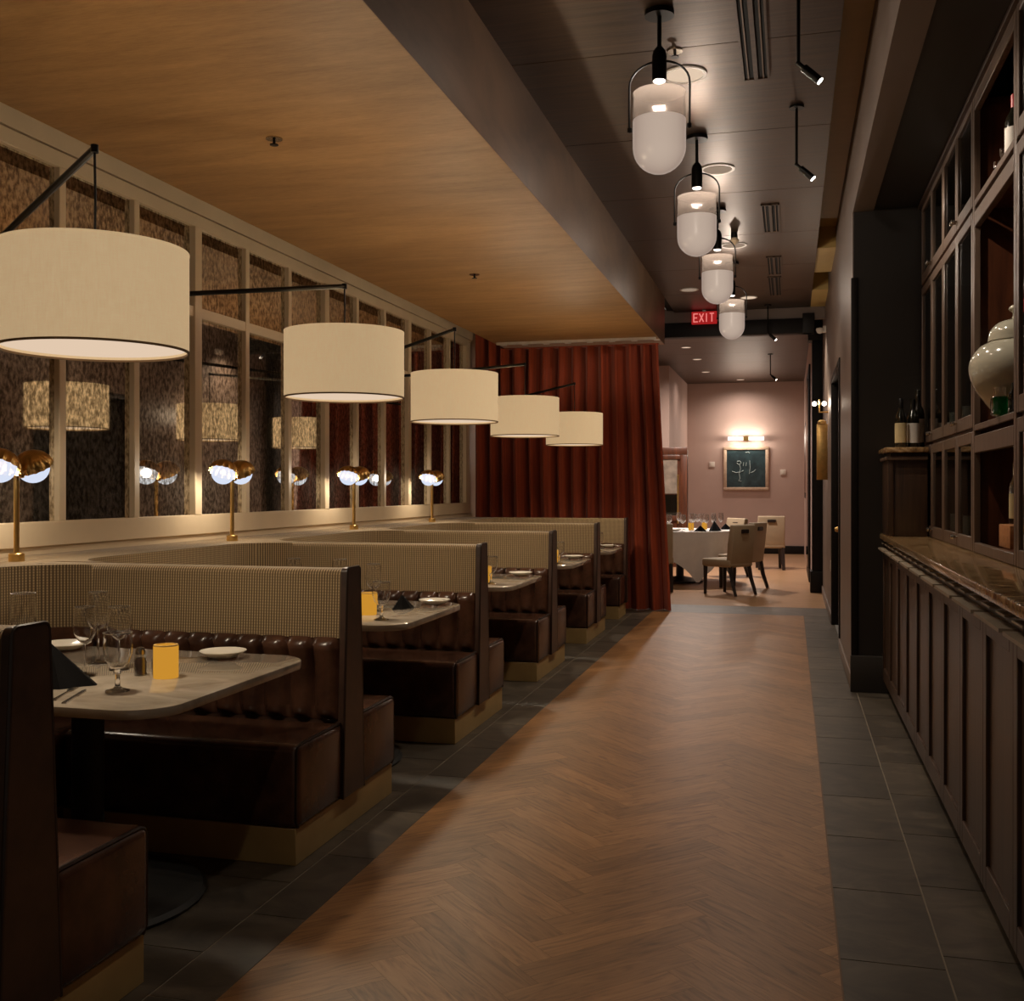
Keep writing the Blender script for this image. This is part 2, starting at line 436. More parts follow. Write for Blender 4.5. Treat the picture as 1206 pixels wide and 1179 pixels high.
struct(MB().box(XW-.06-.12, XW-.06, -1.5, 12.9, 0, 3.7).build('wall_left', M['cream']))
struct(MB().box(-3.5, XB-.002, -1.5, 13.05, ZL, ZL+.12).build('ceiling_low', M['veneer']))
struct(MB().box(XW-.06, -3.38, -1.5, 13.05, 3.6, 3.68).build('ceiling_cove_left', M['beamdark']))
struct(MB().box(XB-.10, XB, -1.5, 13.05, ZL+.002, ZH+.03).build('wall_bulkhead', M['bronze']))
c = MB()
js = [-1.5, 2.8, 4.25, 5.67, 7.1, 8.55, 10.0, 11.45, 12.9, 14.22]
for a, b in zip(js, js[1:]): c.box(XB, .25, a+.004, b-.004, ZH, ZH+.05)
o = struct(c.build('ceiling_high', M['burnish'])); MB().box(XB-.1, .25, -1.5, 14.22, ZH+.03, ZH+.08).build('joint_backing', M['cavity'], o)
c = MB()
js = [14.36, 15.8, 17.2, 18.7, 20.1, 21.6, 24.1]
for a, b in zip(js, js[1:]): c.box(-4.2, .45, a+.003, b-.003, ZH, ZH+.05)
struct(c.build('ceiling_far', M['burnish']))
# cove on the corridor's other side
struct(MB().box(.0, XR+.02, -1.5, 10.8, 4.02, 4.08).build('ceiling_cove_right', M['cove']))
struct(MB().box(.0, .04, -1.5, 13.0, ZH+.05, 4.02).build('trim_1', M['cove']))
o = struct(MB().box(.25, XR, 10.8, 12.0, ZH+.01, 4.06).box(.25, XR, 13.0, 14.2, ZH, 4.06).build('trim_2', M['cove']))
struct(MB().box(.0, XR+.02, 12.0, 13.0, 4.02, 4.08).build('trim_3', M['cove']))
# right wall: beyond the buffet recess, over the recess, back and end of the recess
w = MB(); w.box(XR, XR+.14, 7.92, 9.92, 0, 4.08); w.box(XR, XR+.14, 9.92, 11.72, 2.58, 4.08); w.box(XR, XR+.14, 11.72, 15.2, 0, 4.08)
w.box(XR, XR+.14, -1.5, 7.92, 3.42, 4.08)
struct(w.build('wall_right', M['greywall']))
struct(MB().box(XR+.006, 1.5, 7.90, 8.02, .0, 3.5).build('wall_recess_end', M['darkwall']))
struct(MB().box(XR+.004, 1.5, -1.5, 7.9, 3.43, 3.5).build('ceiling_recess', M['darkwall']))
struct(MB().box(1.42, 1.5, -1.5, 7.9, 0, 3.43).build('wall_recess_back', M['darkwall']))
struct(MB().box(XR-.012, XR+.035, 7.885, 7.93, 0, 2.95).build('trim_4', M['beamdark'], bevel=.004))
struct(MB().box(XR-.018, 1.42, 7.868, 7.9, 0, .26).build('baseboard_recess', M['darkwall'], bevel=.006))
struct(MB().box(XR-.016, XR, 7.93, 9.84, 0, .11).box(XR-.016, XR, 11.80, 15.15, 0, .11).build('baseboard_right', M['greywall'], bevel=.004))
# doorway in the right wall
d = struct(MB().box(XR+.07, XR+.12, 9.96, 11.68, 0, 2.56).build('door_1', M['beamdark']))
MB().box(XR-.012, XR+.09, 9.86, 9.96, 0, 2.62).box(XR-.012, XR+.09, 11.68, 11.78, 0, 2.62).box(XR-.012, XR+.09, 9.96, 11.68, 2.56, 2.62).build('door_frame', M['beamdark'], d, bevel=.004)
MB().lathe([(0,-.03),(.02,-.028),(.03,0),(.012,.02),(.012,.05)], 16, (XR+.045,11.5,1.02), Matrix.Rotation(PI/2,3,'Y')).build('door_knob', M['brass'], d)
# dark pilaster, header and the room beyond
struct(MB().box(.29, XR+.06, 15.2, 15.5, 0, 3.9).box(.265, XR+.06, 15.17, 15.5, 0, .3).box(.235, XR+.06, 15.18, 15.5, 3.5, 3.72).build('trim_5', M['beamdark'], bevel=.006))
struct(MB().box(-2.4, XR, 14.22, 14.36, 3.655, ZH+.05).build('wall_header', M['greywall']))
struct(MB().box(-2.4, .27, 14.19, 14.37, 3.465, 3.66).box(.15, .30, 14.17, 14.37, 3.465, 3.72).build('trim_6', M['beamdark'], bevel=.006))
struct(MB().box(-4.3, .6, 24.0, 24.1, 0, ZH).build('wall_far', M['pinkwall']))
struct(MB().box(-2.40, -2.25, 20.3, 24.0, 0, ZH).build('wall_far_left', M['pinkwall']))
struct(MB().box(-4.3, -2.40, 20.3, 20.42, 0, ZH).build('wall_far_return', M['pinkwall']))
struct(MB().box(-4.3, -4.18, 13.05, 20.3, 0, ZH).build('wall_far_side', M['pinkwall']))
struct(MB().box(.29, .45, 15.5, 24.0, 0, ZH).build('wall_far_right', M['pinkwall']))
struct(MB().box(-2.25, .29, 23.965, 24.0, 0, .18).build('baseboard_far', M['beamdark'], bevel=.004))
struct(MB().box(-4.3, XB-.1, 13.0, 13.1, ZL, ZH+.05).build('wall_bulkhead_end', M['bronze']))
# tall dark window strip with things behind it on the far right wall
wn = struct(MB().box(.262, .292, 16.3, 18.6, .05, 3.3).build('window_1', M['beamdark'], bevel=.004))
MB().box(.250, .2625, 16.5, 18.4, .25, 3.1).build('window_pane', M['bottle'], wn)

# ------------------------------------------------------------------ mirror wall
XF = XW + .0
# units of three panes between wide stiles
stile_y = []
for k in range(5):
    a = 2.20 + 1.996*k; stile_y += [(a, .085), (a+.665, .055), (a+1.33, .055)]
stile_y.append((2.20+1.996*5, .12))
ZF0, ZF1, ZS = 1.145, 3.255, 1.275
fr = MB()
y0m, y1m = stile_y[0][0]-.1, stile_y[-1][0]+.07
fr.box(XW-.06, XW+.025, y0m, y1m, ZF0, ZS)
fr.box(XW-.06, XW+.018, y0m, y1m, 3.17, ZF1)
fr.box(XW-.06, XW+.018, y0m, y1m, 2.575, 2.645)
for (ys, w) in stile_y:
    fr.box(XW-.06, XW+(.030 if w > .06 else .022), ys-w/2, ys+w/2, ZS, 3.17)
mw = thing('mirror_wall', 'long cream-framed wall of antiqued mirror panes above the booths', 'mirror', (0,0,0))
fr.build('frame', M['cream'], mw, bevel=.004, segs=1)
for (a, wa), (b, wb) in zip(stile_y, stile_y[1:]):
    for z0, z1 in ((ZS, 2.575), (2.645, 3.17)):
        MB().box(XW-.03, XW-.012, a+wa/2-.004, b-wb/2+.004, z0-.004, z1+.004).build('mirror_pane', M['mirror'], mw)
# frieze above the mirror, ledge behind the booths
struct(MB().box(XW-.06, XW+.012, -1.5, 12.45, ZF1+.012, 3.6).box(XW-.06, XW-.02, -1.5, 12.45, ZF1-.01, ZF1+.013).build('trim_7', M['cream']))
struct(MB().box(XW-.06, XW+.01, -1.5, 12.45, 0, ZF0).build('trim_8', M['cream']))

# ------------------------------------------------------------------ booths
def rbox(x0,x1,y0,y1,z0,z1,name,mat,par,bev=.02,segs=3):
    return MB().box(x0,x1,y0,y1,z0,z1).build(name, mat, par, bevel=bev, segs=segs)
def channel_panel(x0, x1, yb, sgn, z0, z1, n=12, depth=.035):
    """upright padded channels facing sgn*y"""
    m = MB(); cols = 8; rows = 12; vs = []; fs = []
    w = (x1-x0)/n
    nc = n*cols+1
    for j in range(rows+1):
        t = j/rows; z = z0 + (z1-z0)*t
        for i in range(nc):
            q = (i % cols)/cols; u = 2*abs(q-.5) if True else 0
            top = max(0, (t-.72)/.28)
            prof = math.sqrt(max(0, 1-u**2.2))
            pinch = .72 + .55*t**3; ww = .80 + .22*t**2; prof = math.sqrt(max(0, 1-min(1, u/ww)**(1.8+3*t**4)))
            edge = min(1, (1-t)/.035+.05) * min(1, t/.06+.1)
            vs.append((x0 + w*i/cols, yb + sgn*depth*prof*pinch*edge, z))
    for j in range(rows):
        for i in range(nc-1):
            fs.append((j*nc+i, j*nc+i+1, (j+1)*nc+i+1, (j+1)*nc+i))
    m.add(vs, fs)
    return m
def back_profile(hb, ht, z0, z1, rr=.03, both=True):
    pts = [(-hb, z0)]
    for k in range(6): 
        a = PI - k*PI/10; pts.append((-ht+rr+rr*math.cos(a), z1-rr+rr*math.sin(a)))
    for k in range(6):
        a = PI/2 - k*PI/10; pts.append((ht-rr+rr*math.cos(a), z1-rr+rr*math.sin(a)))
    pts.append((hb, z0)); return pts
def make_banquette(label, y, far_side=True, near_side=True):
    t = thing('banquette', label, 'banquette', (XA, y, 0), 0, 'back-to-back booth banquettes along the aisle')
    hf = 1 if far_side else .35
    def asym(pr): return [(p[0], p[1]) if p[0] < 0 or far_side else (min(p[0], .0), p[1]) for p in pr]
    x1 = -1.527; xp = -1.215
    MB().prism(asym(back_profile(.078, .064, .815, 1.105)), 'x', -.028, x1).build('back', M['weave'], t)
    MB().box(-.03, x1, -.066, .066 if far_side else .0, .15, .83).build('back_core', M['panel'], t)
    channel_panel(-.03, xp, -.068, -1, .468, .822, 10, .055).build('channel_pad', M['leather'], t, norm=False, ang=80)
    if far_side: channel_panel(-.03, xp, .068, 1, .468, .822, 10, .055).build('channel_pad', M['leather'], t, ang=80)
    # tapered end panel with piping round its edge
    pr = asym(back_profile(.112, .066, .145, 1.112, .02))
    ep = MB().prism(pr, 'x', -.03, .006).build('end_panel', M['panel'], t, bevel=.004, segs=1)
    MB().tube([(.002, p[0]*.985, p[1]) for p in pr], .006, 6).build('piping', M['piping'], ep)
    for s in (-1, 1):
        if (s < 0 and not near_side) or (s > 0 and not far_side): continue
        a, b = s*.112, s*.515
        if s<0: a, b = -.515, -.10
        else: a, b = .10, .515
        st = rbox(-1.06, -.004, a, b, .14, .465, 'seat', M['leather'], t, .032, 4)
        i = .006; r = .03
        f = s*.515 - s*.004
        path = [(-.016, s*.105, .462), (-.016, f - s*.035, .462), (-.016, f - s*.012, .452), (-.016, f - s*.003, .43), (-.016, f-s*.002, .17), (-.016, f-s*.02, .145)]
        MB().tube(path, .0065, 6).build('piping', M['piping'], st)
    lo = -.505 if near_side else -.1; hi = .505 if far_side else .0
    MB().box(-1.06, -.02, lo, hi, 0, .142).build('kick_plate', M['kick'], t, bevel=.002, segs=1)
    return t
BL = ['brown leather banquette end with checked back, cut off by the bottom corner of the photo',
      'checked-back leather banquette behind the first marble table, second counting from the camera',
      'checked-back leather banquette behind the second marble table, third counting from the camera',
      'checked-back leather banquette behind the third marble table, fourth counting from the camera',
      'checked-back leather banquette behind the fourth marble table, fifth counting from the camera',
      'last checked-back leather banquette, single-sided, standing against the rust curtain']
b0 = make_banquette(BL[0], CY[0])
for k in range(1, 5): dup(b0, (XA, CY[k], 0), BL[k])
make_banquette(BL[5], CY[5]+.02, far_side=False)
ordw = ['first', 'second', 'third', 'fourth', 'fifth']
for k in range(5):
    y0, y1 = CY[k], CY[k+1]
    c = (y0+y1)/2; h = (y1-y0)/2
    t = thing('corner_bench', f'curved checked wall bench under the mirrors, closing the {ordw[k]} booth', 'bench', (0, c, 0), 0, 'wall benches under the mirrors')
    xf = -3.345; R = .30; e = .084 
    def plan(ex):
        p = [(XW+.012, -h+.002), (xf, -h+.002), (xf, -h+e)]
        for i in range(9):
            a = -PI/2 - i*(PI/2)/8
            p.append((xf+R + (R-ex)*math.cos(a) if i else xf+R, -h+e+R + (R-ex)*math.sin(a)+(0 if i else ex)*0))
        for i in range(9):
            a = PI - i*(PI/2)/8
            p.append((xf+R + (R-ex)*math.cos(a) if i < 8 else xf+R, h-e-R + (R-ex)*math.sin(a)))
        p += [(xf, h-e), (xf, h-.002), (XW+.012, h-.002)]
        return p
    MB().prism(plan(0), 'z', .822, 1.105).build('back', M['weave'], t, bevel=.008, segs=2)
    MB().prism(plan(0), 'z', .46, .822).build('lower_back', M['leather'], t)
    MB().box(xf-.02, -2.885, -h+.09, h-.09, .14, .465).build('seat', M['leather'], t, bevel=.03, segs=3)
    MB().box(xf-.02, -2.90, -h+.085, h-.085, 0, .142).build('kick_plate', M['kick'], t)

# ------------------------------------------------------------------ tables
ZT = .80
def make_table(label, y):
    t = thing('booth_table', label, 'table', (-2.40, y, 0), 0, 'marble booth tables')
    pts = []
    x0, x1, hw, r = -.62, .60, .53, .13
    for cx, cy, a0 in ((x1-r, -hw+r, -PI/2), (x1-r, hw-r, 0), (x0+r, hw-r, PI/2), (x0+r, -hw+r, PI)):
        for i in range(9):
            a = a0 + i*PI/16; pts.append((cx+r*math.cos(a), cy+r*math.sin(a)))
    # the aisle end bows outwards a little
    pts = [(x + (.05*(1-(yy/hw)**2) if x > .3 else 0), yy) for x, yy in pts]
    MB().prism(pts, 'z', ZT-.032, ZT).build('tabletop', M['marble'], t, bevel=.006, segs=2)
    MB().lathe([(.055,.03),(.055,ZT-.06),(.13,ZT-.05),(.13,ZT-.032)], 24).build('column', M['blackbase'], t)
    MB().lathe([(.40,0),(.405,.012),(.39,.026),(.10,.045),(.06,.07),(.056,.10)], 40).build('base', M['blackbase'], t)
    return t
TY = [3.22, 5.20, 7.19, 9.18, 11.10]
tl = ['marble-topped table with goblets and a pillar candle, in the booth closest to the camera',
      'marble-topped pedestal table of the second booth, goblet and candle at its near edge',
      'marble-topped pedestal table of the third booth counting from the camera',
      'marble-topped pedestal table of the fourth booth counting from the camera',
      'small visible corner of the marble table in the last booth before the curtain']
t0 = make_table(tl[0], TY[0])
for k in range(1, 5): tt = dup(t0, (-2.40, TY[k], 0), tl[k])
tt.scale = (1, .88, 1)

def shell_prof(outer, th):
    inner = [(max(r-th, .0005), z+ (th if i == 0 else 0)) for i, (r, z) in enumerate(outer)]
    return outer + inner[::-1]
def wine_glass(name, label, loc, h=.24, rb=.043, rm=.033, group=None, gm='blown'):
    t = thing(name, label, 'glass', loc, 0, group)
    s = h*.46
    bowl = [(.004, s), (rb*.55, s+.012), (rb*.9, s+.035), (rb, s+.06), (rb*.94, s+(h-s)*.75), (rm, h)]
    bw = MB().lathe(shell_prof(bowl, .0012), 24, cap=False).build('bowl', M[gm], t)
    MB().lathe([(rm+.0012,h-.002),(rm+.0012,h+.001),(rm-.002,h+.001),(rm-.002,h-.002),(rm+.0012,h-.002)], 24, cap=False).build('rim', M['rim'], bw)
    MB().lathe([(.036,0),(.036,.002),(.012,.006),(.0042,.014),(.0036,s*.6),(.0045,s+.002)], 20).build('stem', M[gm], t)
    return t
def goblet(label, loc, group=None, gm='blown'):
    t = thing('water_goblet', label, 'glass', loc, 0, group)
    bowl = [(.006,.070),(.022,.074),(.036,.092),(.045,.122),(.046,.145),(.044,.187)]
    bw = MB().lathe(shell_prof(bowl, .0016), 24, cap=False).build('bowl', M[gm], t)
    MB().lathe([(.0455,.185),(.0455,.1885),(.042,.1885),(.042,.185),(.0455,.185)], 24, cap=False).build('rim', M['rim'], bw)
    MB().lathe([(.038,0),(.038,.003),(.014,.010),(.008,.018),(.007,.05),(.013,.062),(.006,.071)], 20).build('stem', M[gm], t)
    return t
def plate(label, loc, r=.088, group=None):
    o = MB().lathe([(.0,.004),(r*.55,.004),(r*.62,.008),(r*.9,.022),(r,.028),(r*.995,.030),(r*.9,.026),(r*.6,.012),(0,.009)], 36).build('plate', M['porcelain'], None)
    o.location = loc; return tag(o, label, 'plate', group)
def candle(label, loc, group=None):
    t = thing('candle', label, 'candle', loc, 0, group)
    MB().lathe([(.041,0),(.042,.004),(.042,.108),(.040,.112),(.034,.113),(.030,.106),(0,.104)], 28).build('wax_body', M['candle'], t)
    MB().lathe([(.0415,.1085),(.0405,.1135),(.034,.1140),(.033,.110)], 28, cap=False).build('wax_rim', M['candletop'], t)
    return t
def shaker(name, label, loc, fill):
    t = thing(name, label, 'shaker', loc)
    MB().lathe([(.022,0),(.022,.055),(.017,.075)], 16).build('glass_body', M['clear'], t)
    MB().lathe([(.0195,.003),(.0195,.05),(.016,.06)], 16).build('filling', fill, t)
    MB().lathe([(.0175,.074),(.0175,.084),(.012,.096),(0,.099)], 16).build('cap', M['steel'], t)
    return t
def napkin(label, loc, rz=0, s=1.0, group=None):
    m = MB()
    # standing folded cone of cloth
    n = 10; vs = [(0,0,.125*s)]; 
    for i in range(n+1):
        a = PI*(.05 + .9*i/n) ; rr = .115*s*(1+.10*math.sin(i*2.1))
        vs.append((rr*math.cos(a)*1.15, -rr*math.sin(a)*.62, 0))
    for i in range(n+1):
        a = PI*(.05 + .9*i/n)
        vs.append((.09*s*math.cos(a), .045*s-.02*s*math.sin(a), 0))
    fs = [(0,i+1,i+2) for i in range(n)] + [(0,n+3+i,n+2+i) for i in range(n)] + [(0,1,n+2)[::-1], (0,n+1,2*n+2)]
    fs += [(i+1, n+2+i, n+3+i, i+2) for i in range(n)]
    m.add(vs, fs)
    o = m.build('folded_napkin', M['napkin'], None, ang=25); o.location = loc; o.rotation_euler = (0,0,rz)
    return tag(o, label, 'napkin', group)
def cutlery(kind, label, loc, rz):
    m = MB(); L = .215
    if kind == 'knife':
        m.prism([(-.007,-L/2),(.007,-L/2),(.006,0),(.009,.01),(.008,L*.4),(0,L/2),(-.006,L*.4),(-.006,0)], 'z', .0, .004)
    else:
        m.prism([(-.008,-L/2),(.008,-L/2),(.004,-.02),(.0035,.03),(.011,.05),(.011,.065),(-.011,.065),(-.011,.05),(-.0035,.03),(-.004,-.02)], 'z', 0, .004)
        for q in (-.009,-.003,.003,.009): m.prism([(q-.0018,.064),(q+.0018,.064),(q+.001,L/2),(q-.001,L/2)], 'z', .0005, .0035)
    o = m.build(kind, M['steel'], None, smooth=False); o.location = loc; o.rotation_euler = (0,0,rz)
    return tag(o, label, kind)

# first table
z = ZT
goblet('stubby water goblet at the near edge of the first marble table, before the wine glasses', (-2.085, 2.945, z))
wine_glass('wine_glass', 'wine glass just behind the stubby goblet, beside the black napkin on the first table', (-2.36, 3.15, z), .24, .040, .033)
wine_glass('wine_glass', 'tallest wine glass on the first table, middle of the cluster', (-2.49, 3.40, z), .265, .043, .034)
wine_glass('wine_glass', 'clear wine glass behind the goblet, on the candle side of the first cluster', (-2.33, 3.30, z), .225, .044, .037)
wine_glass('wine_glass', 'wide wine glass half hidden by the end panel of the first banquette', (-2.72, 3.28, z), .265, .046, .042)
goblet('water goblet whose rim just shows over the first banquette end', (-2.66, 2.92, z))
candle('glowing amber pillar candle on the first marble table', (-2.075, 3.20, z))
shaker('pepper_shaker', 'small glass pepper shaker standing beside the pillar candle', (-2.185, 3.215, z), M['peppercorn'])
shaker('salt_shaker', 'small glass salt shaker between pepper shaker and pillar candle', (-2.135, 3.245, z), M['salt'])
plate('white bread plate at the far edge of the first marble table', (-2.10, 3.62, z))
plate('white side plate behind the wine glasses, partly hidden by the first banquette end', (-2.82, 3.64, z), .10)
napkin('black folded napkin standing beside the cutlery on the first table', (-2.36, 2.97, z), .5, 1.15)
cutlery('knife', 'steel table knife lying at the near edge of the first table', (-2.155, 2.83, z), .35)
cutlery('fork', 'steel fork lying between the knife and the black napkin', (-2.215, 2.86, z), .35)
cutlery('fork', 'steel fork lying between the candle and the far bread plate', (-2.22, 3.58, z), -1.1)
# second table
goblet('water goblet at the near edge of the second table, before the candle', (-1.955, 4.875, z))
candle('amber candle glowing behind the goblet on the second table', (-2.10, 5.06, z))
wine_glass('wine_glass', 'wine glass rising behind the candle on the second table', (-2.13, 5.20, z), .25, .043, .036)
wine_glass('wine_glass', 'wine glass whose rim shows just above the end of the second banquette', (-2.33, 5.22, z), .27, .043, .036)
wine_glass('wine_glass', 'wine glass whose rim alone shows over the middle of the second banquette', (-2.60, 5.22, z), .27, .043, .036)
napkin('black folded napkin behind the goblet on the second table', (-2.03, 5.36, z), 1.2, .6)
plate('white bread plate at the far end of the second table', (-1.92, 5.58, z))
cutlery('fork', 'steel fork lying before the bread plate on the second table', (-2.12, 5.50, z), -1.1)
# third to fifth
for k in (2, 3, 4):
    w = ordw[k]
    goblet(f'water goblet at the near edge of the {w} table', ({2:-1.965,3:-1.925,4:-1.92}[k], TY[k]-.31, z))
    candle(f'amber candle glowing on the {w} table', ({2:-2.04,3:-2.0,4:-2.0}[k], TY[k]-.18, z))
    plate(f'white bread plate at the far end of the {w} table', (-1.93, TY[k]+.37-.04*(k==4), z))
    cutlery('fork', f'steel fork lying beside the bread plate on the {w} table', (-2.06, TY[k]+.25, z), -1.1)

# ------------------------------------------------------------------ drum lamps on wall arms
R_S, ZB, Z1 = .302, 1.905, 2.243
def drum_lamp(label, x, y, my, mz, tz):
    t = thing('wall_arm_lamp', label, 'lamp', (x, y, ZB), 0, 'drum-shaded wall arm lamps')
    zt = Z1-ZB
    n = 64
    sh = MB().lathe([(R_S,.006),(R_S,zt-.004),(R_S-.004,zt-.004),(R_S-.004,.006),(R_S,.006)], n, cap=False).build('lamp_shade', M['shade'], t)
    MB().lathe([(R_S+.0015,0),(R_S+.0015,.007),(R_S-.006,.007),(R_S-.006,0),(R_S+.0015,0)], n, cap=False).build('lower_hem', M['shadehem'], sh)
    MB().lathe([(R_S+.001,zt-.006),(R_S+.001,zt),(R_S-.006,zt),(R_S-.006,zt-.006),(R_S+.001,zt-.006)], n, cap=False).build('upper_hem', M['shade'], sh)
    MB().lathe([(R_S-.006,.016),(R_S-.006,.020),(0,.020)], n, cap=False).lathe([(R_S-.006,.016),(0,.016)], n, cap=False).build('diffuser', M['diffuser'], t)
    sp = MB()
    for q in range(3):
        a = q*2*PI/3; sp.tube([(0,0,zt-.03),((R_S-.003)*math.cos(a),(R_S-.003)*math.sin(a),zt-.012)], .003, 6)
    sp.lathe([(.02,zt-.05),(.02,zt-.01),(.006,zt)], 12)
    sp.build('spider_fitting', M['black'], t)
    MB().tube([(0,0,tz-ZB),(.002,.001,(tz-ZB+zt)/2),(0,0,zt-.01)], .0042, 6).build('cord', M['black'], t)
    mx = XW+.055
    A = Vector((mx-x, my-y, mz-ZB)); B = Vector((0,0,tz-ZB))
    MB().tube([A, B], .0125, 8).build('arm', M['black'], t)
    MB().lathe([(.013,-.013),(.013,.013)], 10, tuple(B)).build('tip_joint', M['black'], t)
    pl = MB().box(mx-x-.03, mx-x-.012, my-y-.035, my-y+.035, mz-ZB-.09, mz-ZB+.09)
    pl.tube([(mx-x-.02, my-y, mz-ZB), (mx-x+.012, my-y, mz-ZB)], .02, 10).build('wall_plate', M['black'], t, bevel=.003)
    for q in range(3):
        a = q*2*PI/3+.5; MB().lathe([(0,.05),(.022,.062),(.03,.09),(.022,.118),(.012,.135),(.012,.16)], 14, (.11*math.cos(a), .11*math.sin(a), .02)).build('bulb', M['bulb'], t)
    light('SPOT', (0,0,.008), P_DOWN, (1,.84,.62), .06, math.radians(150), None, .6, t)
    light('POINT', (0,0,zt-.06), P_UP, (1,.82,.58), .05, parent=t)
    return t
P_DOWN, P_UP = 48, 19
SH = [(-2.24, 3.04, 3.98, 2.33, 2.58), (-2.19, 4.96, 4.16, 2.32, 2.475), (-2.25, 6.96, 8.02, 2.37, 2.55), (-2.26, 9.0, 8.22, 2.34, 2.54), (-2.22, 11.0, 11.9, 2.36, 2.56)]
DL = ['big cream drum-shade lamp on a black wall arm, cut by the edge of the photo',
      'second cream drum-shade lamp, its black arm reaching in over the mirrors',
      'third drum-shade lamp, overlapping the corner where mirrors meet curtain',
      'fourth drum-shade lamp, between the two smaller ones before the curtain',
      'smallest drum-shade lamp, hanging directly before the rust curtain']
for s_, l_ in zip(SH, DL): drum_lamp(l_, *s_)

# ------------------------------------------------------------------ twin globe lamps on the ledge
def fluted_cap(R, m, c, n=48, flutes=16):
    mb = MB(); vs = []; fs = []; rows = 9
    for j in range(rows):
        t = j/(rows-1)*PI*.5
        for k in range(n):
            a = 2*PI*k/n
            rr = (R*math.sin(t)) * (1 + .055*math.cos(flutes*a)*math.sin(t))
            p = m @ Vector((rr*math.cos(a), rr*math.sin(a), R*.92*math.cos(t)))
            vs.append((p.x+c[0], p.y+c[1], p.z+c[2]))
    for j in range(rows-1):
        for k in range(n): fs.append((j*n+k, j*n+(k+1)%n, (j+1)*n+(k+1)%n, (j+1)*n+k))
    return mb.add(vs, fs)
def globe_lamp(label, x, y):
    zb = 1.105
    t = thing('globe_lamp', label, 'lamp', (x, y, zb), 0, 'twin-globe brass lamps on the bench ledge')
    MB().lathe([(.036,0),(.036,.035),(.030,.04),(.013,.042),(.013,.44),(.016,.45),(.0,.46)], 20).build('stem', M['brass'], t)
    zc = .445
    for s in (-1, 1):
        c = (0, s*.112, zc)
        rot = Matrix.Rotation(s*math.radians(28), 3, 'X')
        cap = fluted_cap(.092, rot, c).build('fluted_cap', M['brass'], t, ang=60)
        g = MB().lathe([(.0755*math.sin(a), -.0755*math.cos(a)) for a in [i*PI/14 for i in range(15)]], 28, c, cap=False).build('opal_globe', M['opal'], t)
        p = rot @ Vector((0, -s*.088, 0))
        light('POINT', c, 42, (1,.86,.66), .03, parent=t)
        MB().lathe([(0,-.012),(.012,-.008),(.014,0),(.012,.008),(0,.012)], 12, (c[0]+p.x, c[1]+p.y, c[2]+p.z)).build('pivot_knob', M['brass'], t)
    MB().tube([(0,-.03,zc),(0,.03,zc)], .01, 10).build('crossbar', M['brass'], t)
    return t
GL = ['twin-globe brass table lamp at the edge of the photo, under the biggest drum shade',
      'twin-globe brass table lamp between the first and second drum shades, on the booth ledge',
      'twin-globe brass table lamp below the second drum shade, on the booth ledge',
      'twin-globe brass table lamp last along the mirrors, close to the curtain']
for k in range(4): globe_lamp(GL[k], -3.53, CY[k+1]+.01)

# ------------------------------------------------------------------ curtain
def curtain():
    t = thing('curtain', 'rust velvet curtain hanging behind the last booth', 'curtain', (-2.6, 12.62, .001))
    nx, nz = 460, 14; H = 3.165
    vs, fs = [], []
    ph = [random.uniform(-.5,.5) for _ in range(40)]
    for j in range(nz+1):
        tz = j/nz
        for i in range(nx+1):
            u = i/nx
            s = u*13.5
            k = int(s); w = ph[k]*(1-(s-k)) + ph[k+1]*(s-k)
            xr = 1.095 + .13*(1-tz)**1.6
            x = -1.24 + (1.24+xr)*u + .02*math.sin(7*u+3*tz)
            amp = .098 + .02*math.sin(5.3*u+1)
            y = amp*(1-2*abs(math.sin(PI*s + w*.9 + .18*math.sin(3*tz+4*u)))**.8) + .012*math.sin(4*PI*s+w)
            vs.append((x, y, (H if x > -.86 else 3.56)*tz))
    for j in range(nz):
        for i in range(nx): fs.append((j*(nx+1)+i, j*(nx+1)+i+1, (j+1)*(nx+1)+i+1, (j+1)*(nx+1)+i))
    MB().add(vs, fs).build('drape', M['velvet'], t, ang=180, norm=False)
    MB().box(-.85, 1.08, -.05, .05, H-.002, H+.012).build('heading_tape', M['velvet'], t)
    return t
curtain()
r = thing('curtain_rod', 'pale ceiling track the rust curtain hangs from', 'curtain rod', (-2.6, 12.36, ZL-.03))
MB().box(-.86, 1.08, -.012, .012, 0, .03).build('track', M['plastic'], r)
for i in range(8):
    MB().box(-.8+i*.265, -.73+i*.265, -.022, .012, -.012, .001).build('glider', M['plastic'], r)

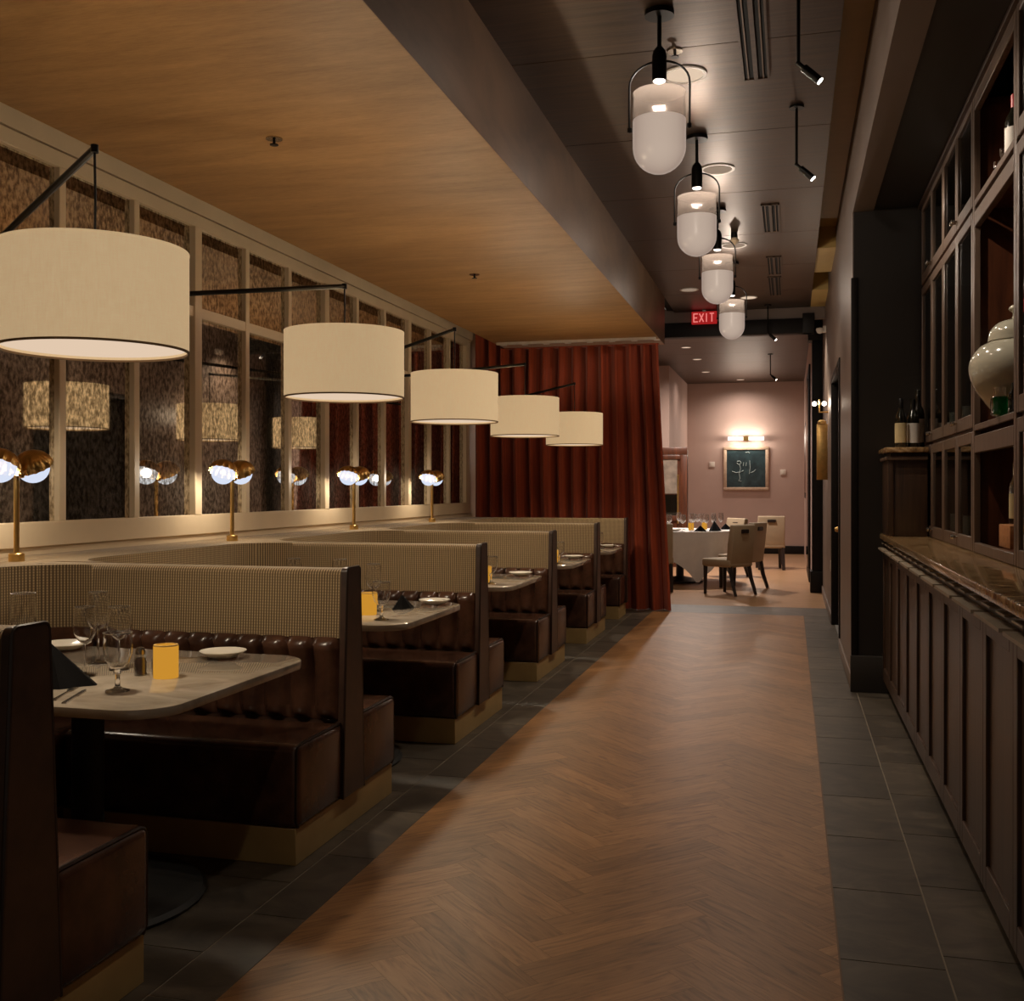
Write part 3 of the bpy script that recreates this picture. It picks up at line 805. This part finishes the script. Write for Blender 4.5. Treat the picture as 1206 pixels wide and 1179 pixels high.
# ------------------------------------------------------------------ pendants
def pendant(label, x, y):
    t = thing('pendant_lamp', label, 'lamp', (x, y, 3.0), 0, 'glass pendant lamps over the corridor')
    MB().lathe([(.072,.775),(.072,.80)], 28).build('ceiling_canopy', M['black'], t)
    MB().tube([(0,0,.60),(0,0,.78)], .011, 10).build('stem', M['black'], t)
    MB().lathe([(.014,.625),(.030,.605),(.036,.58),(.036,.455),(.030,.455)], 24).build('socket', M['black'], t)
    MB().lathe([(0,.449),(.022,.449),(.030,.4555),(0,.4556)], 20, cap=False).build('led_lens', M['led'], t)
    R = .130
    lower = [(R*math.sin(a), R - R*math.cos(a)) for a in [i*PI/2/9 for i in range(10)]] + [(R,.2),(R,.262)]
    MB().lathe(lower, 40, cap=False).build('frosted_bowl', M['frost'], t)
    MB().lathe([(R,.262),(R,.30),(R*.985,.345),(R*.97,.37),(R*.985,.392),(R*1.0,.397),(R*.99,.398),(R*.955,.372),(R*.97,.30),(R*.985,.262)], 40, cap=False).build('clear_collar', M['pendclear'], t)
    pts = [(-.148,0,.215),(-.148,0,.44)] + [(-.148*math.cos(a)**1.0, 0, .44+.115*math.sin(a)) for a in [i*PI/16 for i in range(1,8)]] + [(0,0,.555)]
    pts += [(-p[0],0,p[2]) for p in pts[-2::-1]]
    y_ = MB().tube(pts, .0055, 8).build('yoke', M['black'], t)
    for s in (-1, 1):
        MB().lathe([(0,-.014),(.012,-.01),(.012,.01),(0,.014)], 10, (s*.146,0,.225)).build('pivot_screw', M['black'], y_)
    light('POINT', (0,0,.43), P_PEND, (1,.86,.72), .03, parent=t)
    return t
P_PEND = 15
PL = ['tallest-looking glass pendant lamp, hanging first over the corridor',
      'second frosted glass pendant lamp over the corridor',
      'third frosted glass pendant lamp over the corridor',
      'last and smallest frosted pendant lamp, beside the red exit sign']
for l_, (x, y) in zip(PL, ((-.625,5.21),(-.605,7.13),(-.595,9.02),(-.59,11.2))): pendant(l_, x, y)

def downlight(name, label, x, y, r, power, col=(1,.84,.66), sp=120, mat='diffuser', cat='ceiling light'):
    t = thing(name, label, cat, (x, y, ZH))
    MB().lathe([(r,-.008),(r,0.0),(r*.86,0.0),(r*.84,-.006),(r,-.008)], 28, cap=False).build('trim_ring', M['plastic'], t)
    MB().lathe([(r*.85,-.004),(r*.85,-.002),(0,-.002)], 28, cap=False).lathe([(r*.85,-.004),(0,-.004)], 28, cap=False).build('lens', M[mat], t)
    if power: light('SPOT', (0,0,-.02), power, col, .05, math.radians(sp), None, 1.0, t)
P_DL = 110
downlight('recessed_ceiling_light', 'added unseen ceiling light above the frame, brightening the corridor near the camera', -.60, 2.2, .11, 50, mat='diffuser')  # unseen lamp added to brighten the floor and booths up front
M['dimlens'] = emis('dim_lens', (150,130,112), 1.0)
downlight('recessed_ceiling_light', 'round flush ceiling light just behind the first pendant', -.58, 6.04, .125, P_DL, mat='diffuser')
downlight('recessed_ceiling_light', 'round flush ceiling light behind the second pendant', -.52, 7.89, .125, P_DL, mat='dimlens')
downlight('recessed_ceiling_light', 'round flush ceiling light behind the third pendant', -.53, 10.4, .125, P_DL, mat='dimlens')
downlight('recessed_ceiling_light', 'small bluish flush ceiling disc beside the bulkhead corner', -1.16, 12.6, .11, 0, mat='opal' if False else 'dimlens')
downlight('recessed_ceiling_light', 'round flush ceiling light behind the last pendant', -.50, 13.3, .11, P_DL, mat='diffuser')
for l_, (x, y), p in (('recessed light in the far room ceiling, first past the dark beam', (-1.684,17.74), 860), ('second recessed light in the far room ceiling', (-1.644,19.43), 190),
                   ('third recessed light in the far room ceiling', (-1.658,21.6), 40), ('recessed light beside the far wall, above the painting', (-1.047,23.3), 130)):
    downlight('recessed_ceiling_light', l_, x, y, .085, p, (1,.86,.76), 160)

M['spotlens'] = emis('lit_spot_lens', (255,244,232), 25)
def spot(label, x, y):
    t = thing('stem_spotlight', label, 'spotlight', (x, y, ZH), 0, 'black stem spotlights')
    MB().lathe([(.045,-.014),(.045,0)], 20).build('ceiling_canopy', M['black'], t)
    MB().tube([(0,0,-.36),(0,0,-.01)], .0085, 8).build('stem', M['black'], t)
    d = Vector((.68,-.05,-.66)).normalized(); a = Vector((0,0,-.36))
    MB().tube([a-d*.01, a+d*.04], .011, 8).tube([a+d*.035, a+d*.135], .020, 12).build('head', M['black'], t)
    MB().tube([a+d*.133, a+d*.138], .0165, 12).build('lens', M['spotlens'], t)
    q = d.to_track_quat('-Z', 'Y').to_euler()
    light('SPOT', tuple(a+d*.15), 42, (1,.86,.70), .015, math.radians(100), q, .7, t)
for l_, (x, y) in (('black stem spotlight at the top edge, its stem cut off by the frame', (.036,5.12)), ('black stem spotlight fully visible on the corridor ceiling', (.036,6.72)),
                   ('black stem spotlight hanging before the dark beam', (-.28,13.9)), ('black stem spotlight in the far room, past the dark beam', (-.34,19.0))): spot(l_, x, y)
def slot_vent(label, x, y0, y1, w=.15):
    t = thing('slot_vent', label, 'vent', (x, (y0+y1)/2, ZH), 0, 'linear ceiling vents')
    h = (y1-y0)/2
    f = MB().box(-w/2, -w/2+.012, -h, h, -.012, 0).box(w/2-.012, w/2, -h, h, -.012, 0).box(-.012, .012, -h, h, -.012, 0).box(-w/2, w/2, -h, -h+.012, -.012, 0).box(-w/2, w/2, h-.012, h, -.012, 0)
    f.build('frame', M['burnish'], t)
    MB().box(-w/2+.01, w/2-.01, -h+.01, h-.01, -.004, -.001).build('slot', M['cavity'], t)
    MB().box(-.045,-.038,-h+.01,h-.01,-.010,-.004).box(.038,.045,-h+.01,h-.01,-.010,-.004).build('vane', M['bronze'], t)
slot_vent('long double slot vent at the top edge of the corridor ceiling', -.19, 4.2, 6.2)
slot_vent('double slot vent in mid corridor ceiling, level with the second pendant glass', -.165, 8.97, 9.92)
slot_vent('double slot vent further along, first of the two in line', -.165, 11.0, 11.9)
slot_vent('double slot vent closest to the dark beam', -.175, 12.05, 13.2)
def sprinkler(label, x, y, z):
    t = thing('ceiling_sprinkler', label, 'sprinkler', (x, y, z))
    MB().lathe([(.042,-.006),(.042,0)], 20).build('escutcheon', M['rail'], t)
    MB().lathe([(.008,-.006),(.008,-.03),(.022,-.032),(.022,-.036),(0,-.036)], 14).build('deflector', M['black'], t)
sprinkler('sprinkler head in the wood ceiling above the first drum shade', -2.525, 4.85, ZL)
sprinkler('small sprinkler head in the wood ceiling, deeper towards the curtain', -2.526, 8.35, ZL)
sprinkler('sprinkler head beside the first pendant stem', -.60, 5.70, ZH)
b = thing('alarm_beacon', 'small pale ceiling alarm beacon behind the second pendant', 'alarm', (-.50, 9.9, ZH))
MB().lathe([(.03,-.05),(.03,0)], 14).build('mount', M['black'], b)
MB().lathe([(0,-.12),(.03,-.09),(.045,-.075),(.03,-.05)], 6).build('lens', M['cream'], b, smooth=False)
# exit sign
t = thing('exit_sign', 'red lit EXIT sign under the corridor ceiling', 'sign', (-1.10, 14.10, 3.615))
MB().box(-.165,.165,-.02,.02,0,.165).build('housing', M['exitred'], t, bevel=.006)
MB().box(-.02,.02,-.02,.02,.16,.185).build('mount', M['plastic'], t)
def letter(strokes, x):
    m = MB()
    for (a, b) in strokes:
        A = Vector((x+a[0]*.05, -.024, .03+a[1]*.105)); B = Vector((x+b[0]*.05, -.024, .03+b[1]*.105))
        d = (B-A).normalized(); nrm = Vector((-d.z,0,d.x))*.008
        A -= d*.004; B += d*.004
        f = [A+nrm, B+nrm, B-nrm, A-nrm]
        m.add([p for p in f]+[p+Vector((0,.006,0)) for p in f], [(0,1,2,3),(7,6,5,4),(0,4,5,1),(1,5,6,2),(2,6,7,3),(3,7,4,0)])
    return m
LETTERS = [([((0,0),(0,1)),((0,0),(1,0)),((0,.5),(.8,.5)),((0,1),(1,1))], -.135), ([((0,0),(1,1)),((0,1),(1,0))], -.06),
           ([((.5,0),(.5,1))], .005), ([((.5,0),(.5,1)),((0,1),(1,1))], .075)]
for st, x in LETTERS:
    letter(st, x).build('letter', M['exitletter'], t, smooth=False)

# ------------------------------------------------------------------ buffet and cabinets
XC = .63                          # front of the base cabinets
ZC = 1.13
base_edges = [7.86, 7.05, 6.30, 5.72, 5.20, 4.70, 4.22, 3.76, 3.30, 2.84]
base_edges = [7.86 - .50*i for i in range(15)]
bc = thing('base_cabinet', 'long dark walnut buffet base with tall recessed panels', 'cabinet', (0, 0, 0))
MB().box(XC+.02, 1.41, base_edges[-1], 7.86, .10, ZC-.045).build('carcass', M['cabwood'], bc)
MB().box(XC+.07, 1.41, base_edges[-1], 7.86, 0, .10).build('toe_kick', M['beamdark'], bc)
for a, b in zip(base_edges, base_edges[1:]):
    d = MB(); w = .055
    d.box(XC, XC+.022, b, b+w, .10, 1.02).box(XC, XC+.022, a-w, a, .10, 1.02).box(XC, XC+.022, b+w, a-w, .10, .19).box(XC, XC+.022, b+w, a-w, .96, 1.02)
    dd = d.build('door', M['cabwood'], bc, bevel=.003, segs=1)
    MB().box(XC+.012, XC+.021, b+w, a-w, .19, .96).build('door_panel', M['cabwood'], dd)
    MB().box(XC-.034, XC+.02, b+.03, a-.03, 1.022, 1.034).build('ledge', M['ledge'], bc)  # door-top ledge, its lit edge put into the pale colour
    for q in (.125, .375):
        MB().box(XC-.014, XC+.02, b+q-.07, b+q+.07, 1.064, 1.070).build('highlight_dash', M['ledge'], bc)  # small pale bars shaped as the highlight dashes below the counter
ct = MB().box(XC-.022, 1.41, base_edges[-1], 7.86, ZC-.04, ZC).build('countertop', M['granite'], None, bevel=.008, segs=3)
tag(ct, 'polished brown granite countertop on the buffet', 'countertop')
# pier at the recess end
p = thing('end_pier', 'dark wood pier with granite cap standing at the end of the buffet', 'cabinet', (0, 0, 0))
MB().box(XC+.012, .875, 7.42, 7.86, ZC, 1.685).build('body', M['cabwood'], p, bevel=.004)
MB().box(XC-.004, XC+.03, 7.40, 7.86, ZC, 1.66).build('corner_post', M['cabwood'], p, bevel=.004)
MB().box(XC-.03, .875, 7.36, 7.86, 1.685, 1.72).build('cap', M['granite'], p, bevel=.008, segs=2)
MB().box(XC-.02, .875, 7.385, 7.86, 1.635, 1.66).build('moulding', M['cabwood2'], p, bevel=.006)
# upper cabinets
XU = .885; TIERS = ((ZC+.002, 1.735), (1.755, 2.845), (2.865, 3.425))
def upper(name, label, y0, y1, doors):
    t = thing(name, label, 'cabinet', (0, 0, 0))
    k = MB()
    k.box(XU+.02, 1.41, y0, y0+.02, ZC+.002, 3.425).box(XU+.02, 1.41, y1-.02, y1, ZC+.002, 3.425).box(1.39, 1.41, y0, y1, ZC+.002, 3.425)
    for z in (ZC+.002, 1.735, 2.845, 3.40): k.box(XU+.02, 1.40, y0, y1, z, z+.022)
    k.build('carcass', M['redwood'], t)
    f = MB()
    w = .045
    if doors:
        n = doors; dw = (y1-y0)/n
        for (z0, z1) in TIERS:
            for i in range(n):
                a, b = y0+i*dw+.002, y0+(i+1)*dw-.002
                d = MB().box(XU, XU+.022, a, a+w, z0, z1).box(XU, XU+.022, b-w, b, z0, z1).box(XU, XU+.022, a+w, b-w, z0, z0+.07).box(XU, XU+.022, a+w, b-w, z1-.06, z1)
                dd = d.build('door', M['cabwood2'], t, bevel=.003, segs=1)
                MB().box(XU+.009, XU+.013, a+w-.004, b-w+.004, z0+.066, z1-.056).build('glass_pane', M['pane'], dd)
                ky = b-w/2 if i % 2 == 0 else a+w/2
                kz = z0+.05
                MB().lathe([(.006,0),(.006,.014),(.013,.020),(.012,.03),(0,.033)], 12, (XU, ky, kz), Matrix.Rotation(-PI/2,3,'Y')).build('knob', M['steel'], dd)
    else:
        f.box(XU, XU+.03, y0, y0+.05, ZC+.002, 3.425).box(XU, XU+.03, y1-.05, y1, ZC+.002, 3.425)
        for z0, z1 in ((ZC+.002, ZC+.05), (1.625, 1.71), (1.735, 1.765), (2.75, 2.825), (2.85, 2.885), (3.33, 3.425)): f.box(XU, XU+.03, y0+.05, y1-.05, z0, z1)
        f.build('face_frame', M['cabwood2'], t, bevel=.003, segs=1)
    return t
upper('glass_door_cabinet', 'dark glass-door cabinet at the far end of the buffet, above the counter', 5.72, 7.855, 4)
upper('open_shelf_cabinet', 'dark open-fronted cabinet bay holding the big cream jar', 4.66, 5.715, 0)
upper('glass_door_cabinet', 'dark glass-door cabinet cut off by the frame edge, next to the open bay', 2.60, 4.655, 4)
struct(MB().box(XU-.02, 1.41, 2.6, 7.88, 3.40, 3.43).build('trim_9', M['cabwood'], bevel=.004))

def bottle(label, loc, h=.30, r=.038, lab='label', foil=None, group=None, body='bottle'):
    t = thing('bottle', label, 'bottle', loc, 0, group)
    MB().lathe([(r*.9,0),(r,.006),(r,h*.58),(r*.85,h*.66),(r*.42,h*.76),(r*.36,h*.80),(r*.36,h*.93)], 20).build('body', M[body], t)
    MB().lathe([(r*.40,h*.80),(r*.40,h*.985),(r*.3,h)], 16).build('foil', M[foil or 'bottle'], t)
    if lab: MB().lathe([(r*1.015,h*.10),(r*1.015,h*.50)], 20, cap=False).build('paper_label', M[lab], t)
    return t
zc = 1.721
bottle('dark wine bottle with cream label, on the granite pier cap nearest the wall edge', (.715, 7.50, zc), .33, .038, 'label', 'black')
bottle('wine bottle with pale label on the pier cap, second from the aisle', (.795, 7.55, zc), .33, .042, 'whitelabel', 'bottle')
bottle('taller wine bottle at the rear of the pier cap, beside the cabinet door', (.84, 7.66, zc), .40, .042, 'whitelabel', 'bottle')
# jar
j = thing('ginger_jar', 'large cream celadon lidded jar in the open cabinet bay', 'jar', (1.0, 5.215, 1.768))
MB().spin([(.085,0),(.095,.012),(.13,.06),(.185,.14),(.208,.215),(.200,.275),(.165,.325),(.122,.35),(.118,.356)], 48).build('body', M['celadon'], j)
MB().spin([(.128,.352),(.126,.365),(.118,.40),(.085,.435),(.04,.45),(.026,.458),(.024,.478),(.040,.495),(.030,.512),(0,.516)], 40).build('lid', M['celadon'], j)
g = thing('glass_bottle', 'small square green glass bottle in front of the cream jar', 'bottle', (.890, 5.03, 1.768))
MB().box(-.035,.035,-.035,.035,0,.085).build('body', M['green'], g, bevel=.012, segs=3)
MB().lathe([(.03,.085),(.026,.10),(.026,.125)], 12).build('neck', M['clear'], g)
bottle('slim dark bottle squeezed between green glass bottle and cabinet stile', (.925, 4.93, 1.768), .135, .022, None, 'bottle')
bx = tag(MB().box(.93, 1.06, 5.03, 5.28, ZC+.052, ZC+.155).build('wooden_box', M['boxwood'], None, bevel=.004), 'small pale wooden box on the counter level of the open bay', 'box')
bottle('slim bottle with yellow band standing on the pale wooden box', (.975, 5.15, ZC+.156), .28, .026, 'label', 'rail', body='clear')
bottle('red-capped bottle with pale label on the top shelf of the open bay', (.955, 5.06, 2.887), .30, .04, 'whitelabel', 'redfoil')
wine_glass('small_glass', 'small clear glass piece on the top shelf, left of the red-capped bottle', (.94, 5.21, 2.887), .10, .02, .018)
wine_glass('small_glass', 'smaller clear glass piece further along the top shelf', (.94, 5.36, 2.887), .07, .02, .018)
for l_, y, z in (('pale-labelled bottle behind the middle-tier glass, next to the open bay', 5.86, 1.775), ('pale-labelled bottle behind the middle-tier glass, second pane from the open bay', 6.45, 1.775), ('pale-labelled bottle behind the middle-tier glass, third pane from the open bay', 6.95, 1.775),
                 ('pale-labelled bottle behind the counter-tier glass, next to the open bay', 5.86, ZC+.025), ('pale-labelled bottle behind the counter-tier glass, second pane from the open bay', 6.42, ZC+.025), ('pale-labelled bottle behind the counter-tier glass, third pane from the open bay', 6.92, ZC+.025)):
    bottle(l_, (.98, y, z), .28, .036, 'whitelabel', 'bottle')

# ------------------------------------------------------------------ right wall furniture
t = thing('wall_sconce', 'tall brass wall sconce with two bare bulbs on the grey wall', 'sconce', (XR, 13.0, 1.55))
MB().box(-.13, -.006, -.02, .02, 0, .66).build('brass_plate', M['brass'], t, bevel=.004)
MB().lathe([(.05,0),(.05,.03),(.02,.05)], 16, (-.07,0,.66)).build('finial', M['brass'], t)
MB().tube([(0,0,.80),(-.10,0,.80),(-.10,0,.95)], .012, 8).build('arm', M['brass'], t)
for dx, dz in ((-.155,.90), (-.045,.90)):
    MB().lathe([(0,-.03),(.022,-.02),(.028,0),(.022,.02),(0,.03)], 14, (dx,0,dz)).build('bulb', M['led'], t)
MB().tube([(-.155,0,.90),(-.045,0,.90)], .009, 8).build('crossbar', M['brass'], t)
light('POINT', (-.17,-.06,.90), 7, (1,.84,.66), .02, parent=t)
t = thing('security_camera', 'small white dome camera high on the grey wall', 'camera', (XR, 13.7, 3.42))
MB().box(-.04,0,-.04,.04,-.03,.05).build('mount', M['plastic'], t, bevel=.005)
MB().lathe([(0,-.05),(.035,-.035),(.05,0),(.045,.02),(0,.03)], 16, (-.075,-.03,.0)).build('dome', M['plastic'], t)
def outlet(label, loc, ax='x'):
    t = thing('wall_plate', label, 'switch', loc)
    if ax == 'x':
        MB().box(-.008,0,-.04,.04,-.06,.06).build('cover', M['plastic'], t, bevel=.003); MB().box(-.012,-.007,-.012,.012,-.03,.03).build('rocker', M['porcelain'], t)
    else:
        MB().box(-.06,.06,-.02,0,-.06,.06).build('cover', M['plastic'], t, bevel=.003); MB().box(-.025,.025,-.026,-.019,-.03,.03).build('rocker', M['porcelain'], t)
outlet('white outlet plate low on the grey wall beyond the doorway', (XR, 12.02, .60))
outlet('white thermostat plate on the far wall, between cabinet and painting', (-1.70, 24.0, 1.98), 'y')
outlet('pale switch plate on the far wall, on the other side of the painting', (-.16, 24.0, 1.80), 'y')
t = thing('framed_picture', 'dark framed picture seen edge-on on the far side wall', 'picture', (.29, 19.6, 1.27))
MB().box(-.035,0,-1.3,1.3,0,1.36).build('frame', M['beamdark'], t, bevel=.006)
MB().box(-.038,-.034,-1.2,1.2,.1,1.26).build('canvas', M['redwood'], t)

# ------------------------------------------------------------------ far room
t = thing('framed_painting', 'framed dark teal painting with pale line drawing, centre of the far wall', 'painting', (-.955, 24.0, 1.885))
MB().box(-.475,.475,-.03,-.004,-.475,.475).build('backing', M['framewood'], t)
MB().box(-.49,.49,-.05,0,.415,.485).box(-.49,.49,-.05,0,-.485,-.415).box(-.49,-.42,-.05,0,-.415,.415).box(.42,.49,-.05,0,-.415,.415).build('frame', M['framewood'], t, bevel=.008)
MB().box(-.42,.42,-.034,-.03,-.415,.415).build('canvas', M['teal'], t)
ln = MB()
rr = random.Random(3)
def squig(pts): ln.tube([(a, -.036, b) for a, b in pts], .008, 5)
squig([(-.20,.16),(-.13,.17),(-.10,.12),(-.16,.09),(-.20,.13)]); squig([(-.14,.09),(-.12,.0),(-.15,-.1),(-.13,-.22)]); squig([(-.30,-.06),(-.22,-.09),(-.13,-.08),(-.05,-.04)])
squig([(-.06,.06),(-.05,.14)]); squig([(.0,.06),(.01,.14)]); squig([(.08,.18),(.09,.02),(.07,-.12)]); squig([(.10,-.09),(.16,-.07),(.21,-.02)]); squig([(-.02,.35),(.05,.37),(.08,.34)]); squig([(-.13,-.22),(-.16,-.27),(-.10,-.28)])
ln.build('line_drawing', M['printedge'], t)
t = thing('picture_light', 'double tube brass picture light above the teal painting', 'sconce', (-.955, 24.0, 2.55))
MB().lathe([(0,-.02),(.06,-.02),(.065,0),(.06,.05),(0,.06)], 20, (0,-.04,0), Matrix.Rotation(PI/2,3,'X')).build('brass_hub', M['brass'], t)
for s in (-1, 1): MB().tube([(s*.06,-.09,0),(s*.39,-.09,0)], .042, 14).build('glass_tube', M['tube'], t)
light('POINT', (-.2,-.2,0), 12, (1,.88,.74), .05, parent=t); light('POINT', (.2,-.2,0), 12, (1,.88,.74), .05, parent=t)

t = thing('china_cabinet', 'red-brown glazed cabinet against the far room side wall', 'cabinet', (-2.35, 19.5, 0))
MB().box(-.5,.5,0,.38,0,2.16).build('body', M['redwood'], t)
fr = MB().box(-.52,.52,-.03,.02,2.06,2.2).box(-.52,-.38,-.03,.02,.1,2.06).box(.40,.52,-.03,.02,.1,2.06).box(-.38,.40,-.03,.02,.85,.95).box(-.38,.40,-.03,.02,1.98,2.06)
fr.build('frame', M['redwood'], t, bevel=.008)
MB().box(-.38,.34,-.012,-.002,1.35,1.98).build('reflection_pane', M['panereflection'], t)  # upper pane, its pale reflection put into the colour
MB().box(-.38,.34,-.012,-.002,.95,1.33).build('dark_pane', M['bottle'], t)
MB().box(.34,.37,-.04,0,.8,1.7).build('handle_bar', M['brass'], t)

TC = (-1.66, 16.5)
t = thing('round_table', 'round dining table under the white cloth in the far room', 'table', (TC[0], TC[1], 0))
MB().lathe([(.80,.765),(.80,.795)], 48).build('tabletop', M['darkleg'], t)
MB().lathe([(.06,.05),(.06,.765)], 20).build('column', M['darkleg'], t)
MB().lathe([(.36,0),(.36,.03),(.06,.09)], 28).build('base', M['darkleg'], t)
def cloth():
    m = MB(); n = 96; R = .815; z = .803; vs = [(0,0,z)]; fs = []
    rings = [(.4,0),(.8,0),(1.0,0)]
    for (q, d) in rings:
        for k in range(n):
            a = 2*PI*k/n; vs.append((R*q*math.cos(a), R*q*math.sin(a), z))
    rows = 7
    half = 1.02
    for j in range(1, rows+1):
        tt = j/rows
        for k in range(n):
            a = 2*PI*k/n + .365
            # square cloth: the drop is how far the square's edge lies beyond the round top
            e = half/max(abs(math.cos(a)), abs(math.sin(a)))
            drop = min(max(e-R*.80, .30), .74)
            fold = .035*math.sin(11*(a)+1.0)*tt + .02*math.sin(19*a)*tt
            rad = R + .018 + .06*tt*(drop/.5)*.3 + fold
            aa = a-.365
            vs.append((rad*math.cos(aa), rad*math.sin(aa), z - .004 - drop*tt))
    for k in range(n): fs.append((0, 1+k, 1+(k+1)%n))
    for j in range(len(rings)+rows-1):
        for k in range(n): fs.append((1+j*n+k, 1+(j+1)*n+k, 1+(j+1)*n+(k+1)%n, 1+j*n+(k+1)%n))
    m.add(vs, fs); return m
o = cloth().build('tablecloth', M['linen'], None, ang=60); o.location = (TC[0], TC[1], 0)
tag(o, 'white tablecloth draped over the round table, one corner hanging low', 'tablecloth')
def chair(label, x, y, rz, group='taupe dining chairs round the far table'):
    """faces +y locally"""
    t = thing('dining_chair', label, 'chair', (x, y, 0), rz, group)
    MB().box(-.245,.245,-.25,.25,.38,.49).build('seat', M['chairfab'], t, bevel=.03, segs=3)
    pr = [(-.25,.42),(-.17,.42),(-.19,.70),(-.235,.96),(-.31,.95),(-.285,.70)]
    bk = MB().prism(pr, 'x', -.235, .235).build('backrest', M['chairfab'], t, bevel=.02, segs=3)
    MB().box(-.075,.075,-.322,-.22,.84,.895).build('grip_slot', M['darkleg'], bk, bevel=.012)
    for sx in (-1, 1):
        MB().tube([(sx*.205,.21,.39),(sx*.205,.215,0)], .038, 4, r2=.026).build('leg', M['darkleg'], t, smooth=False)
        MB().tube([(sx*.20,-.21,.40),(sx*.205,-.25,.2),(sx*.21,-.32,0)], .038, 4, r2=.026).build('leg', M['darkleg'], t, smooth=False)
    return t
c0 = chair('taupe chair with back to the aisle, closest at the round table', -.84, 14.74, .94)
dup(c0, (-.70, 15.72, 0), 'taupe chair half hidden behind the closest one at the round table', 1.15)
dup(c0, (-.36, 19.55, 0), 'taupe chair standing apart by the far wall, its back turned', .12)
dup(c0, (-1.05, 17.6, 0), 'taupe chair on the far side of the round table, mostly hidden', PI-.85)
dup(c0, (-2.25, 17.75, 0), 'taupe chair across the round table, its back showing behind the glasses', PI+.15)
dup(c0, (-1.86, 15.05, 0), 'taupe chair at the round table, nearly hidden by the curtain edge', .15)
zt = .805
rg = random.Random(11)
gp = [(-.12,-.62),(.10,-.60),(.22,-.42),(.42,-.22),(-.12,-.40),(.34,-.05),(.52,-.05),(.20,.12),(.50,.22),(-.05,.35),(.22,.60),(-.25,-.30),(.05,.05),(.62,.05)]
for i, (dx, dy) in enumerate(gp):
    wine_glass('wine_glass', 'clear wine glass among the settings on the white-clothed round table', (TC[0]+dx, TC[1]+dy, zt), .22+.05*rg.random(), .042, .035, 'wine glasses on the far round table', 'clear')
napkin('black folded napkin lying low at the near rim of the round table', (TC[0]+.36, TC[1]-.56, zt), .2, .72)
napkin('tall pointed black napkin in mid round table', (TC[0]+.55, TC[1]-.33, zt), 1.3, 1.25)
napkin('black folded napkin at the far side of the round table', (TC[0]+.68, TC[1]+.30, zt), .5, .75)
for l_, dx, dy in (('amber candle glowing among the glasses on the round table', .36, .2), ('amber candle beside the tall black napkin on the round table', .18, -.1), ('amber candle at the curtain edge of the round table', -.26, -.5)):
    candle(l_, (TC[0]+dx, TC[1]+dy, zt))
plate('white plate on the round table, near rim', (TC[0]-.02, TC[1]-.56, zt), .10)

# ------------------------------------------------------------------ cove strip lights (real strips in the two coves)
M['strip'] = emis('lit_cove_strip', (255,200,110), 2.0)
s = thing('cove_strip', 'warm light strip tucked in the ceiling cove over the grey wall', 'light', (.10, 4.7, ZH+.06))
MB().box(-.012,.012,-6.0,6.0,0,.01).build('led_tape', M['strip'], s)
s = thing('cove_strip', 'short warm light strip in the cove end by the dark beam', 'light', (.10, 12.5, ZH+.06))
MB().box(-.012,.012,-.45,.45,0,.01).build('led_tape', M['strip'], s)

# ------------------------------------------------------------------ camera, world, colour
cam = bpy.data.cameras.new('camera'); co = bpy.data.objects.new('camera', cam); COL.objects.link(co)
co.location = (0, 0, 1.45); co.rotation_euler = (PI/2, 0, math.atan(328/1242))
cam.sensor_fit = 'HORIZONTAL'; cam.sensor_width = 36; cam.lens = 36*1242/1206
cam.shift_y = -(589.5-575)/1206; cam.clip_start = .05; cam.clip_end = 200
S.camera = co
w = bpy.data.worlds.new('world'); S.world = w; w.use_nodes = True
bg = w.node_tree.nodes['Background']; bg.inputs[0].default_value = (1,.8,.62,1); bg.inputs[1].default_value = .10
S.view_settings.view_transform = 'Standard'; S.view_settings.look = 'None'
S.view_settings.exposure = 0; S.view_settings.gamma = 1
try: S.view_settings.use_curve_mapping = False
except Exception: pass
cy = S.cycles
cy.use_denoising = True
cy.max_bounces = 14; cy.diffuse_bounces = 4; cy.glossy_bounces = 4; cy.transparent_max_bounces = 24; cy.transmission_bounces = 14
cy.caustics_reflective = False; cy.caustics_refractive = False
cy.sample_clamp_indirect = 3; cy.use_light_tree = True
